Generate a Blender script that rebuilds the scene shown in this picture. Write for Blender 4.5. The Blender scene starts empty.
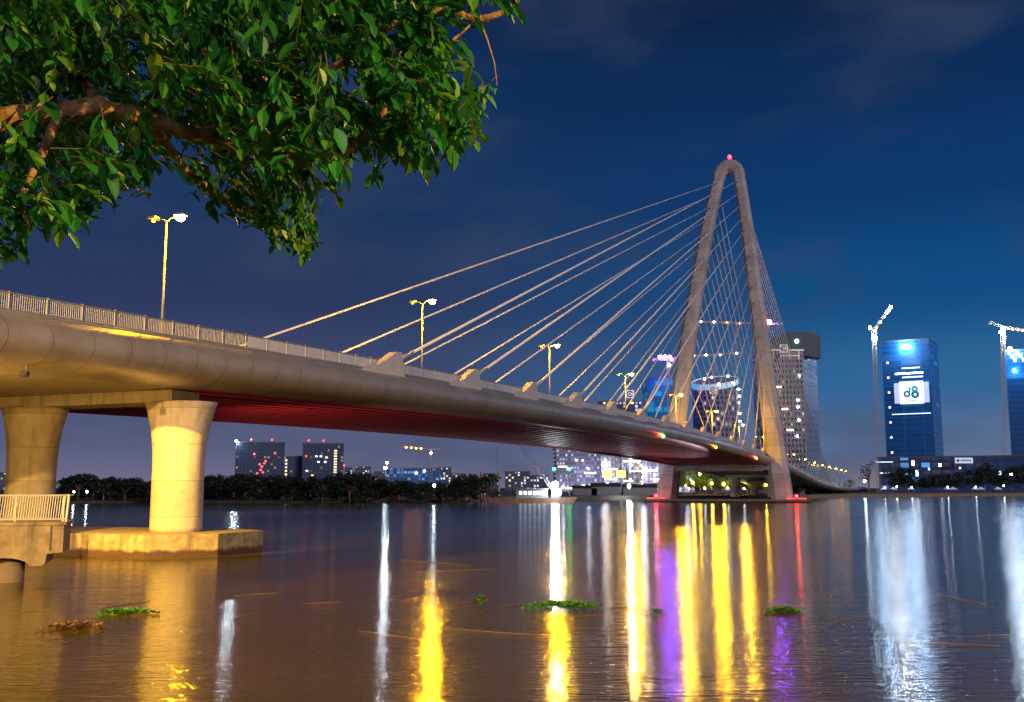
import bpy, math, random
from mathutils import Vector, Matrix
R = random.Random(7)
sc = bpy.context.scene
COL = sc.collection
PI = math.pi

# ------------------------------------------------------------------ camera model
F, PITCH, EYE = 1000.0, 0.1359, 4.7
CP, SP = math.cos(PITCH), math.sin(PITCH)
def ray(px, py):
    a, b = (px - 512) / F, (351 - py) / F
    return Vector((a, CP - b * SP, SP + b * CP))
def at(px, py, Y):                       # a point of the place at depth Y
    r = ray(px, py); r = r * (Y / r.y)
    return Vector((r.x, r.y, r.z + EYE))
def ground(px, py, z=0.0):
    r = ray(px, py); k = (z - EYE) / r.z
    return Vector((r.x * k, r.y * k, z))

# ------------------------------------------------------------------ helpers
def lin(c):
    c /= 255.0
    return c / 12.92 if c <= 0.04045 else ((c + 0.055) / 1.055) ** 2.4
def srgb(r, g, b): return (lin(r), lin(g), lin(b), 1.0)

class MB:
    """collects shapes and links them as one mesh object"""
    def __init__(s): s.v = []; s.f = []; s.uv = []; s.sm = []
    def face(s, idx, uv=None, smooth=False):
        s.f.append(tuple(idx)); s.uv.append(uv); s.sm.append(smooth)
    def quad(s, a, b, c, d, uv=None):
        n = len(s.v); s.v += [Vector(a), Vector(b), Vector(c), Vector(d)]; s.face((n, n+1, n+2, n+3), uv)
    def box(s, lo, hi, M=None):
        x0, y0, z0 = lo; x1, y1, z1 = hi
        P = [Vector(p) for p in ((x0,y0,z0),(x1,y0,z0),(x1,y1,z0),(x0,y1,z0),(x0,y0,z1),(x1,y0,z1),(x1,y1,z1),(x0,y1,z1))]
        if M is not None: P = [M @ p for p in P]
        n = len(s.v); s.v += P
        for q, w, h_ in (((0,1,5,4), x1-x0, z1-z0), ((1,2,6,5), y1-y0, z1-z0), ((2,3,7,6), x1-x0, z1-z0), ((3,0,4,7), y1-y0, z1-z0)):
            s.face([n+i for i in q], [(0,0),(w,0),(w,h_),(0,h_)])
        s.face([n+4, n+5, n+6, n+7], [(0,-50)]*4); s.face([n+3, n+2, n+1, n], [(0,-50)]*4)
    def beam(s, a, b, w, h=None):
        a, b = Vector(a), Vector(b); d = b - a; L = d.length
        if L < 1e-6: return
        z = d / L; up = Vector((0,0,1)) if abs(z.z) < 0.95 else Vector((0,1,0))
        x = z.cross(up).normalized(); y = x.cross(z); h = h or w
        M = Matrix(((x.x, y.x, z.x, a.x), (x.y, y.y, z.y, a.y), (x.z, y.z, z.z, a.z), (0,0,0,1)))
        s.box((-w/2, -h/2, 0), (w/2, h/2, L), M)
    def tube(s, pts, rad, n=8, cap=True, smooth=True):
        pts = [Vector(p) for p in pts]; rs = rad if isinstance(rad, (list, tuple)) else [rad]*len(pts)
        rings = []; px = None
        for i, p in enumerate(pts):
            d = (pts[min(i+1, len(pts)-1)] - pts[max(i-1, 0)]).normalized()
            if px is None:
                up = Vector((0,0,1)) if abs(d.z) < 0.9 else Vector((1,0,0)); px = d.cross(up).normalized()
            else: px = (px - d * px.dot(d)).normalized()
            py = d.cross(px); r0 = len(s.v)
            s.v += [p + (px*math.cos(2*PI*k/n) + py*math.sin(2*PI*k/n))*rs[i] for k in range(n)]
            rings.append(r0)
        for a, b in zip(rings, rings[1:]):
            for k in range(n):
                k2 = (k+1) % n; s.face((a+k, a+k2, b+k2, b+k), None, smooth)
        if cap:
            s.face([rings[0]+k for k in range(n)][::-1]); s.face([rings[-1]+k for k in range(n)])
    def loft(s, rings, closed=True, cap=False, smooth=True, uvs=None):
        base = []; n = len(rings[0])
        for r in rings: base.append(len(s.v)); s.v += [Vector(p) for p in r]
        m = n if closed else n-1
        for i, (a, b) in enumerate(zip(base, base[1:])):
            for k in range(m):
                k2 = (k+1) % n
                uv = None
                if uvs: uv = [(uvs[i], k), (uvs[i], k+1), (uvs[i+1], k+1), (uvs[i+1], k)]
                s.face((a+k, a+k2, b+k2, b+k), uv, smooth)
        if cap:
            s.face([base[0]+k for k in range(n)][::-1]); s.face([base[-1]+k for k in range(n)])
    def ball(s, c, r, seg=10, rings=6, sz=1.0):
        c = Vector(c); rr = []
        for i in range(1, rings):
            t = PI*i/rings
            rr.append([c + Vector((r*math.sin(t)*math.cos(2*PI*k/seg), r*math.sin(t)*math.sin(2*PI*k/seg), r*sz*math.cos(t))) for k in range(seg)])
        n0 = len(s.v); s.loft(rr); top = len(s.v); s.v += [c + Vector((0,0,r*sz)), c - Vector((0,0,r*sz))]
        for k in range(seg):
            s.face((top, n0+(k+1) % seg, n0+k), None, True)
            l = n0+(rings-2)*seg; s.face((top+1, l+k, l+(k+1) % seg), None, True)
    def disc(s, c, u, v, r0, r1, n=24, a0=0, a1=2*PI):
        c, u, v = Vector(c), Vector(u), Vector(v)
        for k in range(n):
            t0, t1 = a0+(a1-a0)*k/n, a0+(a1-a0)*(k+1)/n
            e0, e1 = u*math.cos(t0)+v*math.sin(t0), u*math.cos(t1)+v*math.sin(t1)
            s.quad(c+e0*r0, c+e1*r0, c+e1*r1, c+e0*r1)
    def prism(s, poly, off):
        """poly: 3D outline, off: extrusion vector"""
        off = Vector(off); n = len(poly); b = len(s.v)
        s.v += [Vector(p) for p in poly] + [Vector(p)+off for p in poly]
        for k in range(n):
            k2 = (k+1) % n; s.face((b+k, b+k2, b+n+k2, b+n+k))
        s.face([b+k for k in range(n)][::-1]); s.face([b+n+k for k in range(n)])
    def build(s, name, mat, parent=None, origin=None, fix=True):
        o0 = Vector(origin) if origin is not None else Vector((0,0,0))
        me = bpy.data.meshes.new(name)
        me.from_pydata([tuple(p - o0) for p in s.v], [], s.f)
        if any(u is not None for u in s.uv):
            l = me.uv_layers.new(name='metres'); i = 0
            for f, u in zip(s.f, s.uv):
                for k in range(len(f)):
                    l.data[i].uv = u[k] if u is not None else (0, -50); i += 1
        me.polygons.foreach_set('use_smooth', s.sm)
        me.materials.append(mat); me.update()
        if fix:
            import bmesh
            bm = bmesh.new(); bm.from_mesh(me); bmesh.ops.recalc_face_normals(bm, faces=bm.faces); bm.to_mesh(me); bm.free()
        o = bpy.data.objects.new(name, me); COL.objects.link(o); o.location = o0
        if parent is not None: adopt(o, parent)
        return o

def wpos(o):
    p = o.location.copy(); q = o.parent
    M = o.matrix_basis.copy()
    while q is not None: M = q.matrix_basis @ M; q = q.parent
    return M
def adopt(o, parent):
    P = wpos(parent); o.parent = parent
    o.matrix_basis = P.inverted() @ o.matrix_basis
def tag(o, label=None, cat=None, group=None, kind=None):
    if label: o['label'] = label
    if cat: o['category'] = cat
    if group: o['group'] = group
    if kind: o['kind'] = kind
    return o
def thing(name, loc, label, cat, group=None, rz=0):
    o = bpy.data.objects.new(name, None); COL.objects.link(o); o.location = loc; o.rotation_euler = (0,0,rz); o.empty_display_size = .3
    return tag(o, label, cat, group)
def copy_tree(root, loc, rz=0, label=None, group=None, scale=None):
    def cp(o, par):
        c = o.copy(); COL.objects.link(c)
        if par is not None: c.parent = par
        for ch in list(o.children): cp(ch, c)
        return c
    r = cp(root, None); r.location = loc; r.rotation_euler = (0,0,rz)
    if scale: r.scale = scale
    if label: r['label'] = label
    if group: r['group'] = group
    return r

# ------------------------------------------------------------------ materials
def mat(name, base, rough=.6, metal=0, noise=None, nscale=1.0, bump=0, bscale=8, emit=None, estr=0, spec=.5, stretch=None, streak=None):
    m = bpy.data.materials.new(name); m.use_nodes = True; nt = m.node_tree; N = nt.nodes; L = nt.links
    b = N['Principled BSDF']; b.inputs['Base Color'].default_value = (*base[:3], 1); b.inputs['Roughness'].default_value = rough
    b.inputs['Metallic'].default_value = metal; b.inputs['Specular IOR Level'].default_value = spec
    tc = N.new('ShaderNodeTexCoord')
    if noise:
        mp = N.new('ShaderNodeMapping'); mp.inputs['Scale'].default_value = stretch or (1,1,1); L.new(tc.outputs['Object'], mp.inputs[0])
        t = N.new('ShaderNodeTexNoise'); t.inputs['Scale'].default_value = nscale; t.inputs['Detail'].default_value = 8; t.inputs['Roughness'].default_value = .65
        L.new(mp.outputs[0], t.inputs['Vector'])
        r = N.new('ShaderNodeValToRGB'); r.color_ramp.elements[0].position = .3; r.color_ramp.elements[1].position = .72
        r.color_ramp.elements[0].color = (*noise[:3], 1); r.color_ramp.elements[1].color = (*base[:3], 1)
        L.new(t.outputs['Fac'], r.inputs[0]); out = r.outputs[0]
        if streak:                       # rain streaks running down a face
            mp2 = N.new('ShaderNodeMapping'); mp2.inputs['Scale'].default_value = (1,1,.06); L.new(tc.outputs['Object'], mp2.inputs[0])
            t2 = N.new('ShaderNodeTexNoise'); t2.inputs['Scale'].default_value = streak[3]; t2.inputs['Detail'].default_value = 4; L.new(mp2.outputs[0], t2.inputs['Vector'])
            r2 = N.new('ShaderNodeValToRGB'); r2.color_ramp.elements[0].position = .5; r2.color_ramp.elements[1].position = .75; L.new(t2.outputs['Fac'], r2.inputs[0])
            mx = N.new('ShaderNodeMixRGB'); L.new(r2.outputs[0], mx.inputs[0]); L.new(out, mx.inputs[1]); mx.inputs[2].default_value = (*streak[:3], 1); out = mx.outputs[0]
        L.new(out, b.inputs['Base Color'])
    if bump:
        t = N.new('ShaderNodeTexNoise'); t.inputs['Scale'].default_value = bscale; t.inputs['Detail'].default_value = 6; L.new(tc.outputs['Object'], t.inputs['Vector'])
        bp = N.new('ShaderNodeBump'); bp.inputs['Strength'].default_value = bump; bp.inputs['Distance'].default_value = .05
        L.new(t.outputs['Fac'], bp.inputs['Height']); L.new(bp.outputs[0], b.inputs['Normal'])
    if emit:
        b.inputs['Emission Color'].default_value = (*emit[:3], 1); b.inputs['Emission Strength'].default_value = estr
    return m

def facade(name, wall, glass, bay=3.2, fl=3.4, mu=.2, mv=.3, lit=.08, cols=((1,.62,.25),(1,.85,.6),(.6,.8,1)), estr=1.6, rough=.5, wallrough=.8):
    m = bpy.data.materials.new(name); m.use_nodes = True; nt = m.node_tree; N = nt.nodes; L = nt.links
    b = N['Principled BSDF']
    def math_(op, a, bb=None):
        n = N.new('ShaderNodeMath'); n.operation = op
        for i, q in enumerate((a, bb)):
            if q is None: continue
            if isinstance(q, (int, float)): n.inputs[i].default_value = q
            else: L.new(q, n.inputs[i])
        return n.outputs[0]
    uv = N.new('ShaderNodeUVMap'); uv.uv_map = 'metres'
    s = N.new('ShaderNodeSeparateXYZ'); L.new(uv.outputs[0], s.inputs[0])
    u = math_('DIVIDE', s.outputs[0], bay); v = math_('DIVIDE', s.outputs[1], fl)
    fu, fv = math_('FRACT', u), math_('FRACT', v); iu, iv = math_('FLOOR', u), math_('FLOOR', v)
    w = math_('MULTIPLY', math_('MULTIPLY', math_('GREATER_THAN', fu, mu), math_('LESS_THAN', fu, 1-mu*.5)),
              math_('MULTIPLY', math_('GREATER_THAN', fv, mv), math_('GREATER_THAN', s.outputs[1], 0.1)))
    c = N.new('ShaderNodeCombineXYZ'); L.new(iu, c.inputs[0]); L.new(iv, c.inputs[1])
    oi = N.new('ShaderNodeObjectInfo'); L.new(math_('MULTIPLY', oi.outputs['Random'], 91.7), c.inputs[2])
    wn = N.new('ShaderNodeTexWhiteNoise'); wn.noise_dimensions = '3D'; L.new(c.outputs[0], wn.inputs['Vector'])
    on = math_('MULTIPLY', math_('GREATER_THAN', wn.outputs['Value'], 1-lit), w)
    sp = N.new('ShaderNodeSeparateColor'); L.new(wn.outputs['Color'], sp.inputs[0])
    r = N.new('ShaderNodeValToRGB'); r.color_ramp.interpolation = 'CONSTANT'
    r.color_ramp.elements[0].color = (*cols[0], 1); r.color_ramp.elements[1].color = (*cols[1], 1); r.color_ramp.elements[1].position = .5
    e = r.color_ramp.elements.new(.8); e.color = (*cols[2], 1); L.new(sp.outputs[0], r.inputs[0])
    mx = N.new('ShaderNodeMixRGB'); L.new(w, mx.inputs[0]); mx.inputs[1].default_value = (*wall, 1); mx.inputs[2].default_value = (*glass, 1)
    L.new(mx.outputs[0], b.inputs['Base Color'])
    rm = N.new('ShaderNodeMapRange'); L.new(w, rm.inputs[0]); rm.inputs[3].default_value = wallrough; rm.inputs[4].default_value = .25; L.new(rm.outputs[0], b.inputs['Roughness'])
    L.new(r.outputs[0], b.inputs['Emission Color'])
    L.new(math_('MULTIPLY', math_('MULTIPLY', on, estr), math_('ADD', sp.outputs[1], .25)), b.inputs['Emission Strength'])
    m.cycles.emission_sampling = 'NONE'
    return m

def glow(name, col, s): return mat(name, (.8,.8,.8), .4, emit=col, estr=s)

concrete = mat('concrete', (.42,.36,.29), .85, noise=(.27,.23,.18), nscale=.9, bump=.35, bscale=6, streak=(.2,.16,.12,1.6))
cap_con = mat('weathered_concrete', (.33,.26,.15), .9, noise=(.13,.09,.045), nscale=1.3, bump=.6, bscale=4, streak=(.1,.075,.05,2.2))
def tide(m, z0, z1, col):
    nt = m.node_tree; N = nt.nodes; L = nt.links; b = N['Principled BSDF']; src = b.inputs['Base Color'].links[0].from_socket
    g = N.new('ShaderNodeNewGeometry'); sp = N.new('ShaderNodeSeparateXYZ'); L.new(g.outputs['Position'], sp.inputs[0])
    t = N.new('ShaderNodeTexNoise'); t.inputs['Scale'].default_value = 1.4; t.inputs['Detail'].default_value = 5; L.new(g.outputs['Position'], t.inputs['Vector'])
    ad = N.new('ShaderNodeMath'); ad.operation = 'MULTIPLY_ADD'; L.new(t.outputs['Fac'], ad.inputs[0]); ad.inputs[1].default_value = -.5; L.new(sp.outputs[2], ad.inputs[2])
    mr = N.new('ShaderNodeMapRange'); L.new(ad.outputs[0], mr.inputs[0]); mr.inputs[1].default_value = z0-.25; mr.inputs[2].default_value = z1-.25; mr.inputs[3].default_value = 1; mr.inputs[4].default_value = 0
    mx = N.new('ShaderNodeMixRGB'); L.new(mr.outputs[0], mx.inputs[0]); L.new(src, mx.inputs[1]); mx.inputs[2].default_value = (*col,1); L.new(mx.outputs[0], b.inputs['Base Color'])
def joints(m, period, wid, col):          # casting joints round a poured shaft
    nt = m.node_tree; N = nt.nodes; L = nt.links; b = N['Principled BSDF']; src = b.inputs['Base Color'].links[0].from_socket
    g = N.new('ShaderNodeNewGeometry'); sp = N.new('ShaderNodeSeparateXYZ'); L.new(g.outputs['Position'], sp.inputs[0])
    d = N.new('ShaderNodeMath'); d.operation = 'DIVIDE'; L.new(sp.outputs[2], d.inputs[0]); d.inputs[1].default_value = period
    f = N.new('ShaderNodeMath'); f.operation = 'FRACT'; L.new(d.outputs[0], f.inputs[0])
    lt = N.new('ShaderNodeMath'); lt.operation = 'LESS_THAN'; L.new(f.outputs[0], lt.inputs[0]); lt.inputs[1].default_value = wid/period
    fl = N.new('ShaderNodeMath'); fl.operation = 'FLOOR'; L.new(d.outputs[0], fl.inputs[0])
    wn = N.new('ShaderNodeTexWhiteNoise'); wn.noise_dimensions = '1D'; L.new(fl.outputs[0], wn.inputs['W'])
    mr = N.new('ShaderNodeMapRange'); L.new(wn.outputs['Value'], mr.inputs[0]); mr.inputs[3].default_value = .84; mr.inputs[4].default_value = 1.08
    m1 = N.new('ShaderNodeVectorMath'); m1.operation = 'SCALE'; L.new(src, m1.inputs[0]); L.new(mr.outputs[0], m1.inputs['Scale'])
    mx = N.new('ShaderNodeMixRGB'); L.new(lt.outputs[0], mx.inputs[0]); L.new(m1.outputs[0], mx.inputs[1]); mx.inputs[2].default_value = (*col,1); L.new(mx.outputs[0], b.inputs['Base Color'])
joints(concrete, 2.6, .05, (.2,.16,.12))
tide(cap_con, .35, .6, (.05,.025,.015)); tide(concrete, .9, 1.6, (.16,.12,.08))
tower_con = mat('pylon_concrete', (.52,.47,.45), .8, noise=(.38,.34,.33), nscale=.35, bump=.2, bscale=2, streak=(.33,.29,.28,.5))
joints(tower_con, 4.5, .22, (.3,.27,.25))
# fascia: painted steel shell with panel seams across
def fascia_mat():
    m = mat('fascia_steel', (.47,.41,.36), .42, metal=.35, noise=(.36,.31,.26), nscale=.5, bump=.12, bscale=1.2, stretch=(1,1,2.5), streak=(.29,.245,.2,.33))
    nt = m.node_tree; N = nt.nodes; L = nt.links; b = N['Principled BSDF']
    src = b.inputs['Base Color'].links[0].from_socket
    uv = N.new('ShaderNodeUVMap'); uv.uv_map = 'metres'; s = N.new('ShaderNodeSeparateXYZ'); L.new(uv.outputs[0], s.inputs[0])
    d = N.new('ShaderNodeMath'); d.operation = 'DIVIDE'; L.new(s.outputs[0], d.inputs[0]); d.inputs[1].default_value = 3.1
    fr = N.new('ShaderNodeMath'); fr.operation = 'FRACT'; L.new(d.outputs[0], fr.inputs[0])
    lt = N.new('ShaderNodeMath'); lt.operation = 'LESS_THAN'; L.new(fr.outputs[0], lt.inputs[0]); lt.inputs[1].default_value = .014
    mx = N.new('ShaderNodeMixRGB'); L.new(lt.outputs[0], mx.inputs[0]); L.new(src, mx.inputs[1]); mx.inputs[2].default_value = (.1,.085,.07,1)
    L.new(mx.outputs[0], b.inputs['Base Color']); return m
fascia = fascia_mat()
red_steel = mat('red_steel', (.5,.03,.045), .45, noise=(.36,.02,.03), nscale=.4, stretch=(1,1,1))
grey_steel = mat('grey_steel', (.26,.25,.27), .55, noise=(.18,.17,.19), nscale=.4)
asphalt = mat('asphalt', (.05,.05,.05), .9, noise=(.035,.035,.035), nscale=3)
rail_m = mat('railing_metal', (.34,.33,.32), .45, metal=.4, noise=(.25,.24,.23), nscale=2)
panel_m = mat('railing_panel', (.66,.62,.62), .5, noise=(.5,.47,.46), nscale=.6)
fin_m = mat('anchor_fin_paint', (.62,.56,.5), .55, noise=(.5,.45,.4), nscale=.8)
cable_m = mat('cable_sheath', (.78,.74,.72), .45)
pole_m = mat('lamp_pole_metal', (.35,.36,.34), .45, metal=.5)
dark_m = mat('dark_metal', (.06,.06,.065), .5, metal=.4)
lamp_hot = glow('sodium_lamp', (1,.47,.006), 5200)
lamp_far = glow('sodium_lamp_far', (1,.5,.012), 130)
lamp_dim = glow('sodium_lamp_dim', (1,.5,.01), 9)
red_glow = glow('red_light', (1,.003,.006), 60); red_strip = glow('red_strip_light', (1,.003,.006), 5)
red_soft = glow('red_warning_light', (1,.004,.01), 5)
green_glow = glow('green_light', (.003,1,.12), 25)
amber_glow = glow('amber_light', (1,.33,.006), 30)
white_hot = glow('white_floodlight', (.82,.9,1), 800)
site_lamp = glow('site_work_lamp', (.85,.88,1), 230)
site_warm = glow('site_warm_lamp', (1,.6,.2), 160)
white_mid = glow('white_work_lamp', (.85,.92,1), 14)
blue_hot = glow('cold_floodlight', (.42,.68,1), 300)
purple_hot = glow('violet_led', (.2,.03,1), 330)
purple_jib = glow('violet_jib_lamp', (.2,.03,1), 1000)
warm_strip = glow('warm_strip_light', (1,.72,.4), 5)
yellow_glow = glow('yellow_sign_light', (1,.62,.02), 5)
cyan_glow = glow('cyan_strip', (.02,.5,.62), .55)
win_warm = glow('warm_window', (1,.68,.32), 1.6)
win_cool = glow('cool_window', (.6,.82,1), 1.6)
for m in (win_warm, win_cool, warm_strip, cyan_glow, red_soft, yellow_glow): m.cycles.emission_sampling = 'NONE'

# ------------------------------------------------------------------ sky
w = bpy.data.worlds.new('World'); sc.world = w; w.use_nodes = True
def build_sky():
    nt = w.node_tree; N = nt.nodes; L = nt.links; N.clear()
    out = N.new('ShaderNodeOutputWorld'); bg = N.new('ShaderNodeBackground'); bg.inputs[1].default_value = 1.0
    tc = N.new('ShaderNodeTexCoord'); s = N.new('ShaderNodeSeparateXYZ'); L.new(tc.outputs['Generated'], s.inputs[0])
    def ramp(stops):
        r = N.new('ShaderNodeValToRGB'); r.color_ramp.interpolation = 'EASE'
        e = r.color_ramp.elements
        while len(e) < len(stops): e.new(.5)
        for i, (p, c) in enumerate(stops): e[i].position = p; e[i].color = srgb(*c)
        L.new(s.outputs[2], r.inputs[0]); return r.outputs[0]
    left = ramp([(0,(108,108,136)),(.05,(86,92,124)),(.12,(60,70,106)),(.19,(43,57,94)),(.284,(24,52,94)),(.375,(14,46,90)),(.454,(11,36,74)),(1,(6,16,38))])
    right = ramp([(0,(126,120,138)),(.04,(90,112,150)),(.1,(48,102,152)),(.186,(15,76,130)),(.284,(11,56,108)),(.375,(10,44,88)),(.454,(9,31,66)),(1,(6,16,38))])
    mr = N.new('ShaderNodeMapRange'); mr.interpolation_type = 'SMOOTHSTEP'; L.new(s.outputs[0], mr.inputs[0]); mr.inputs[1].default_value = -.2; mr.inputs[2].default_value = .36
    mx = N.new('ShaderNodeMixRGB'); L.new(mr.outputs[0], mx.inputs[0]); L.new(left, mx.inputs[1]); L.new(right, mx.inputs[2])
    # thin high cloud lit by the town
    mp = N.new('ShaderNodeMapping'); mp.inputs['Scale'].default_value = (2.4,2.4,6); mp.inputs['Location'].default_value = (.35,0,.2); L.new(tc.outputs['Generated'], mp.inputs[0])
    t = N.new('ShaderNodeTexNoise'); t.inputs['Scale'].default_value = 2.1; t.inputs['Detail'].default_value = 5; t.inputs['Roughness'].default_value = .5; L.new(mp.outputs[0], t.inputs['Vector'])
    cr = N.new('ShaderNodeMapRange'); cr.interpolation_type = 'SMOOTHSTEP'; L.new(t.outputs['Fac'], cr.inputs[0]); cr.inputs[1].default_value = .47; cr.inputs[2].default_value = .78
    cr.inputs[4].default_value = .62
    m2 = N.new('ShaderNodeMixRGB'); L.new(cr.outputs[0], m2.inputs[0]); L.new(mx.outputs[0], m2.inputs[1]); m2.inputs[2].default_value = srgb(56,68,96)
    sky = N.new('ShaderNodeTexSky'); sky.sky_type = 'NISHITA'; sky.sun_disc = False; sky.sun_elevation = math.radians(-3); sky.sun_rotation = math.radians(155)
    b2 = N.new('ShaderNodeBackground'); L.new(sky.outputs[0], b2.inputs[0]); b2.inputs[1].default_value = .01
    ad = N.new('ShaderNodeAddShader')
    L.new(m2.outputs[0], bg.inputs[0]); L.new(bg.outputs[0], ad.inputs[0]); L.new(b2.outputs[0], ad.inputs[1]); L.new(ad.outputs[0], out.inputs[0])
build_sky()
sun = bpy.data.lights.new('added_fill_sun', 'SUN'); sun.energy = 1.15; sun.angle = math.radians(14); sun.color = (1,.9,1)  # added fill sun from behind the camera, brightens pylon and cables
so = bpy.data.objects.new('added_fill_sun', sun); COL.objects.link(so)
so.rotation_euler = Vector((-.42,.8,-.36)).to_track_quat('-Z', 'Y').to_euler()

# ------------------------------------------------------------------ water and banks
def water_mat():
    m = bpy.data.materials.new('river_water'); m.use_nodes = True; nt = m.node_tree; N = nt.nodes; L = nt.links
    b = N['Principled BSDF']; b.inputs['IOR'].default_value = 1.33; b.inputs['Roughness'].default_value = .235
    tc = N.new('ShaderNodeTexCoord')
    t0 = N.new('ShaderNodeTexNoise'); t0.inputs['Scale'].default_value = .035; t0.inputs['Detail'].default_value = 6
    mp0 = N.new('ShaderNodeMapping'); mp0.inputs['Scale'].default_value = (.35,1,1); L.new(tc.outputs['Object'], mp0.inputs[0]); L.new(mp0.outputs[0], t0.inputs['Vector'])
    r = N.new('ShaderNodeValToRGB'); r.color_ramp.elements[0].color = (.066,.044,.001,1); r.color_ramp.elements[1].color = (.105,.070,.002,1)
    r.color_ramp.elements[0].position = .35; r.color_ramp.elements[1].position = .65
    L.new(t0.outputs['Fac'], r.inputs[0]); L.new(r.outputs[0], b.inputs['Base Color'])
    rr = N.new('ShaderNodeMapRange'); L.new(t0.outputs['Fac'], rr.inputs[0]); rr.inputs[1].default_value = .35; rr.inputs[2].default_value = .65
    rr.inputs[3].default_value = .1; rr.inputs[4].default_value = .14; L.new(rr.outputs[0], b.inputs['Roughness'])
    mp = N.new('ShaderNodeMapping'); mp.inputs['Scale'].default_value = (.3,1.4,1); mp.inputs['Rotation'].default_value = (0,0,.08); L.new(tc.outputs['Object'], mp.inputs[0])
    t = N.new('ShaderNodeTexNoise'); t.inputs['Scale'].default_value = 3.6; t.inputs['Detail'].default_value = 3; t.inputs['Roughness'].default_value = .5; L.new(mp.outputs[0], t.inputs['Vector'])
    t2 = N.new('ShaderNodeTexNoise'); t2.inputs['Scale'].default_value = .55; t2.inputs['Detail'].default_value = 2; L.new(mp.outputs[0], t2.inputs['Vector'])
    bp = N.new('ShaderNodeBump'); bp.inputs['Strength'].default_value = 1; bp.inputs['Distance'].default_value = .027; L.new(t.outputs['Fac'], bp.inputs['Height'])
    bp2 = N.new('ShaderNodeBump'); bp2.inputs['Strength'].default_value = 1; bp2.inputs['Distance'].default_value = .03; L.new(t2.outputs['Fac'], bp2.inputs['Height'])
    L.new(bp.outputs[0], bp2.inputs['Normal']); L.new(bp2.outputs[0], b.inputs['Normal'])
    return m
mb = MB(); mb.quad((-3000,-300,0), (3000,-300,0), (3000,7000,0), (-3000,7000,0)); tag(mb.build('river_water', water_mat(), fix=False), kind='structure')
earth = mat('bank_earth', (.06,.05,.035), .95, noise=(.03,.028,.02), nscale=.2)
wall_m = mat('embankment_wall', (.36,.24,.15), .9, noise=(.2,.13,.08), nscale=.4)
pave = mat('promenade_paving', (.22,.2,.17), .85, noise=(.15,.14,.12), nscale=2)
mb = MB(); bank = [ground(*p) for p in ((-900,503),(60,503),(300,503),(470,502.4))]
def bank_strip(mb, pts, zt, back):
    for a, b in zip(pts, pts[1:]):
        mb.quad((a.x,a.y,-2), (b.x,b.y,-2), (b.x,b.y,zt), (a.x,a.y,zt))
        mb.quad((a.x,a.y,zt), (b.x,b.y,zt), (b.x*back/b.y, back, zt), (a.x*back/a.y, back, zt))
bank_strip(mb, bank, .7, 360); tag(mb.build('wooded_bank', earth), kind='structure')
rb = [ground(*p) for p in ((-900,501.2),(300,501.2),(486,500.9),(560,500.4),(640,499.8),(700,499.6),(800,498.6),(860,497.4),(940,496.6),(1024,496),(1500,495.7))]
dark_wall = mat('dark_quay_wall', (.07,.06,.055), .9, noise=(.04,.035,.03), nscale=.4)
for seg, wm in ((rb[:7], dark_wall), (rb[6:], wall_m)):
    mb = MB()
    for a, b in zip(seg, seg[1:]): mb.quad((a.x,a.y,-2), (b.x,b.y,-2), (b.x,b.y,1.6), (a.x,a.y,1.6))
    tag(mb.build('embankment', wm), kind='structure')
mb = MB()
for a, b in zip(rb, rb[1:]): mb.quad((a.x,a.y,1.6), (b.x,b.y,1.6), (b.x*6500/b.y, 6500, 1.6), (a.x*6500/a.y, 6500, 1.6))
tag(mb.build('far_bank_ground', earth), kind='structure')
mb = MB(); mb.box((-90,-120,-2), (90,6,3.0)); tag(mb.build('near_bank', pave), kind='structure')

# ------------------------------------------------------------------ the bridge
X0, Y0, TH = 69.68, 332.46, .39016
ST, CT = math.sin(TH), math.cos(TH)
def zdeck(s):
    if s <= 120: return 14.998 - .02752*s - .986e-4*s*s
    z1 = 14.998 - .02752*120 - .986e-4*14400; k = -.02752 - 2*.986e-4*120
    return 5.0 + (z1-5.0)*math.exp(k*(s-120)/(z1-5.0))
def B(s, t, z): return Vector((X0+s*ST+t*CT, Y0+s*CT-t*ST, z))
def D(s, t, dz=0): return B(s, t, zdeck(s)+dz)
bridge = thing('cable_stayed_bridge', B(0,0,0), 'grey cable-stayed bridge with one arched pylon crossing the river', 'bridge')
def part(mb, name, m, parent=bridge, origin=None): return mb.build(name, m, parent, origin)
S_A, S_B = -440, 560
SS = [S_A + 5*i for i in range(int((S_B-S_A)/5)+1)]
E_T = 14.0
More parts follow.
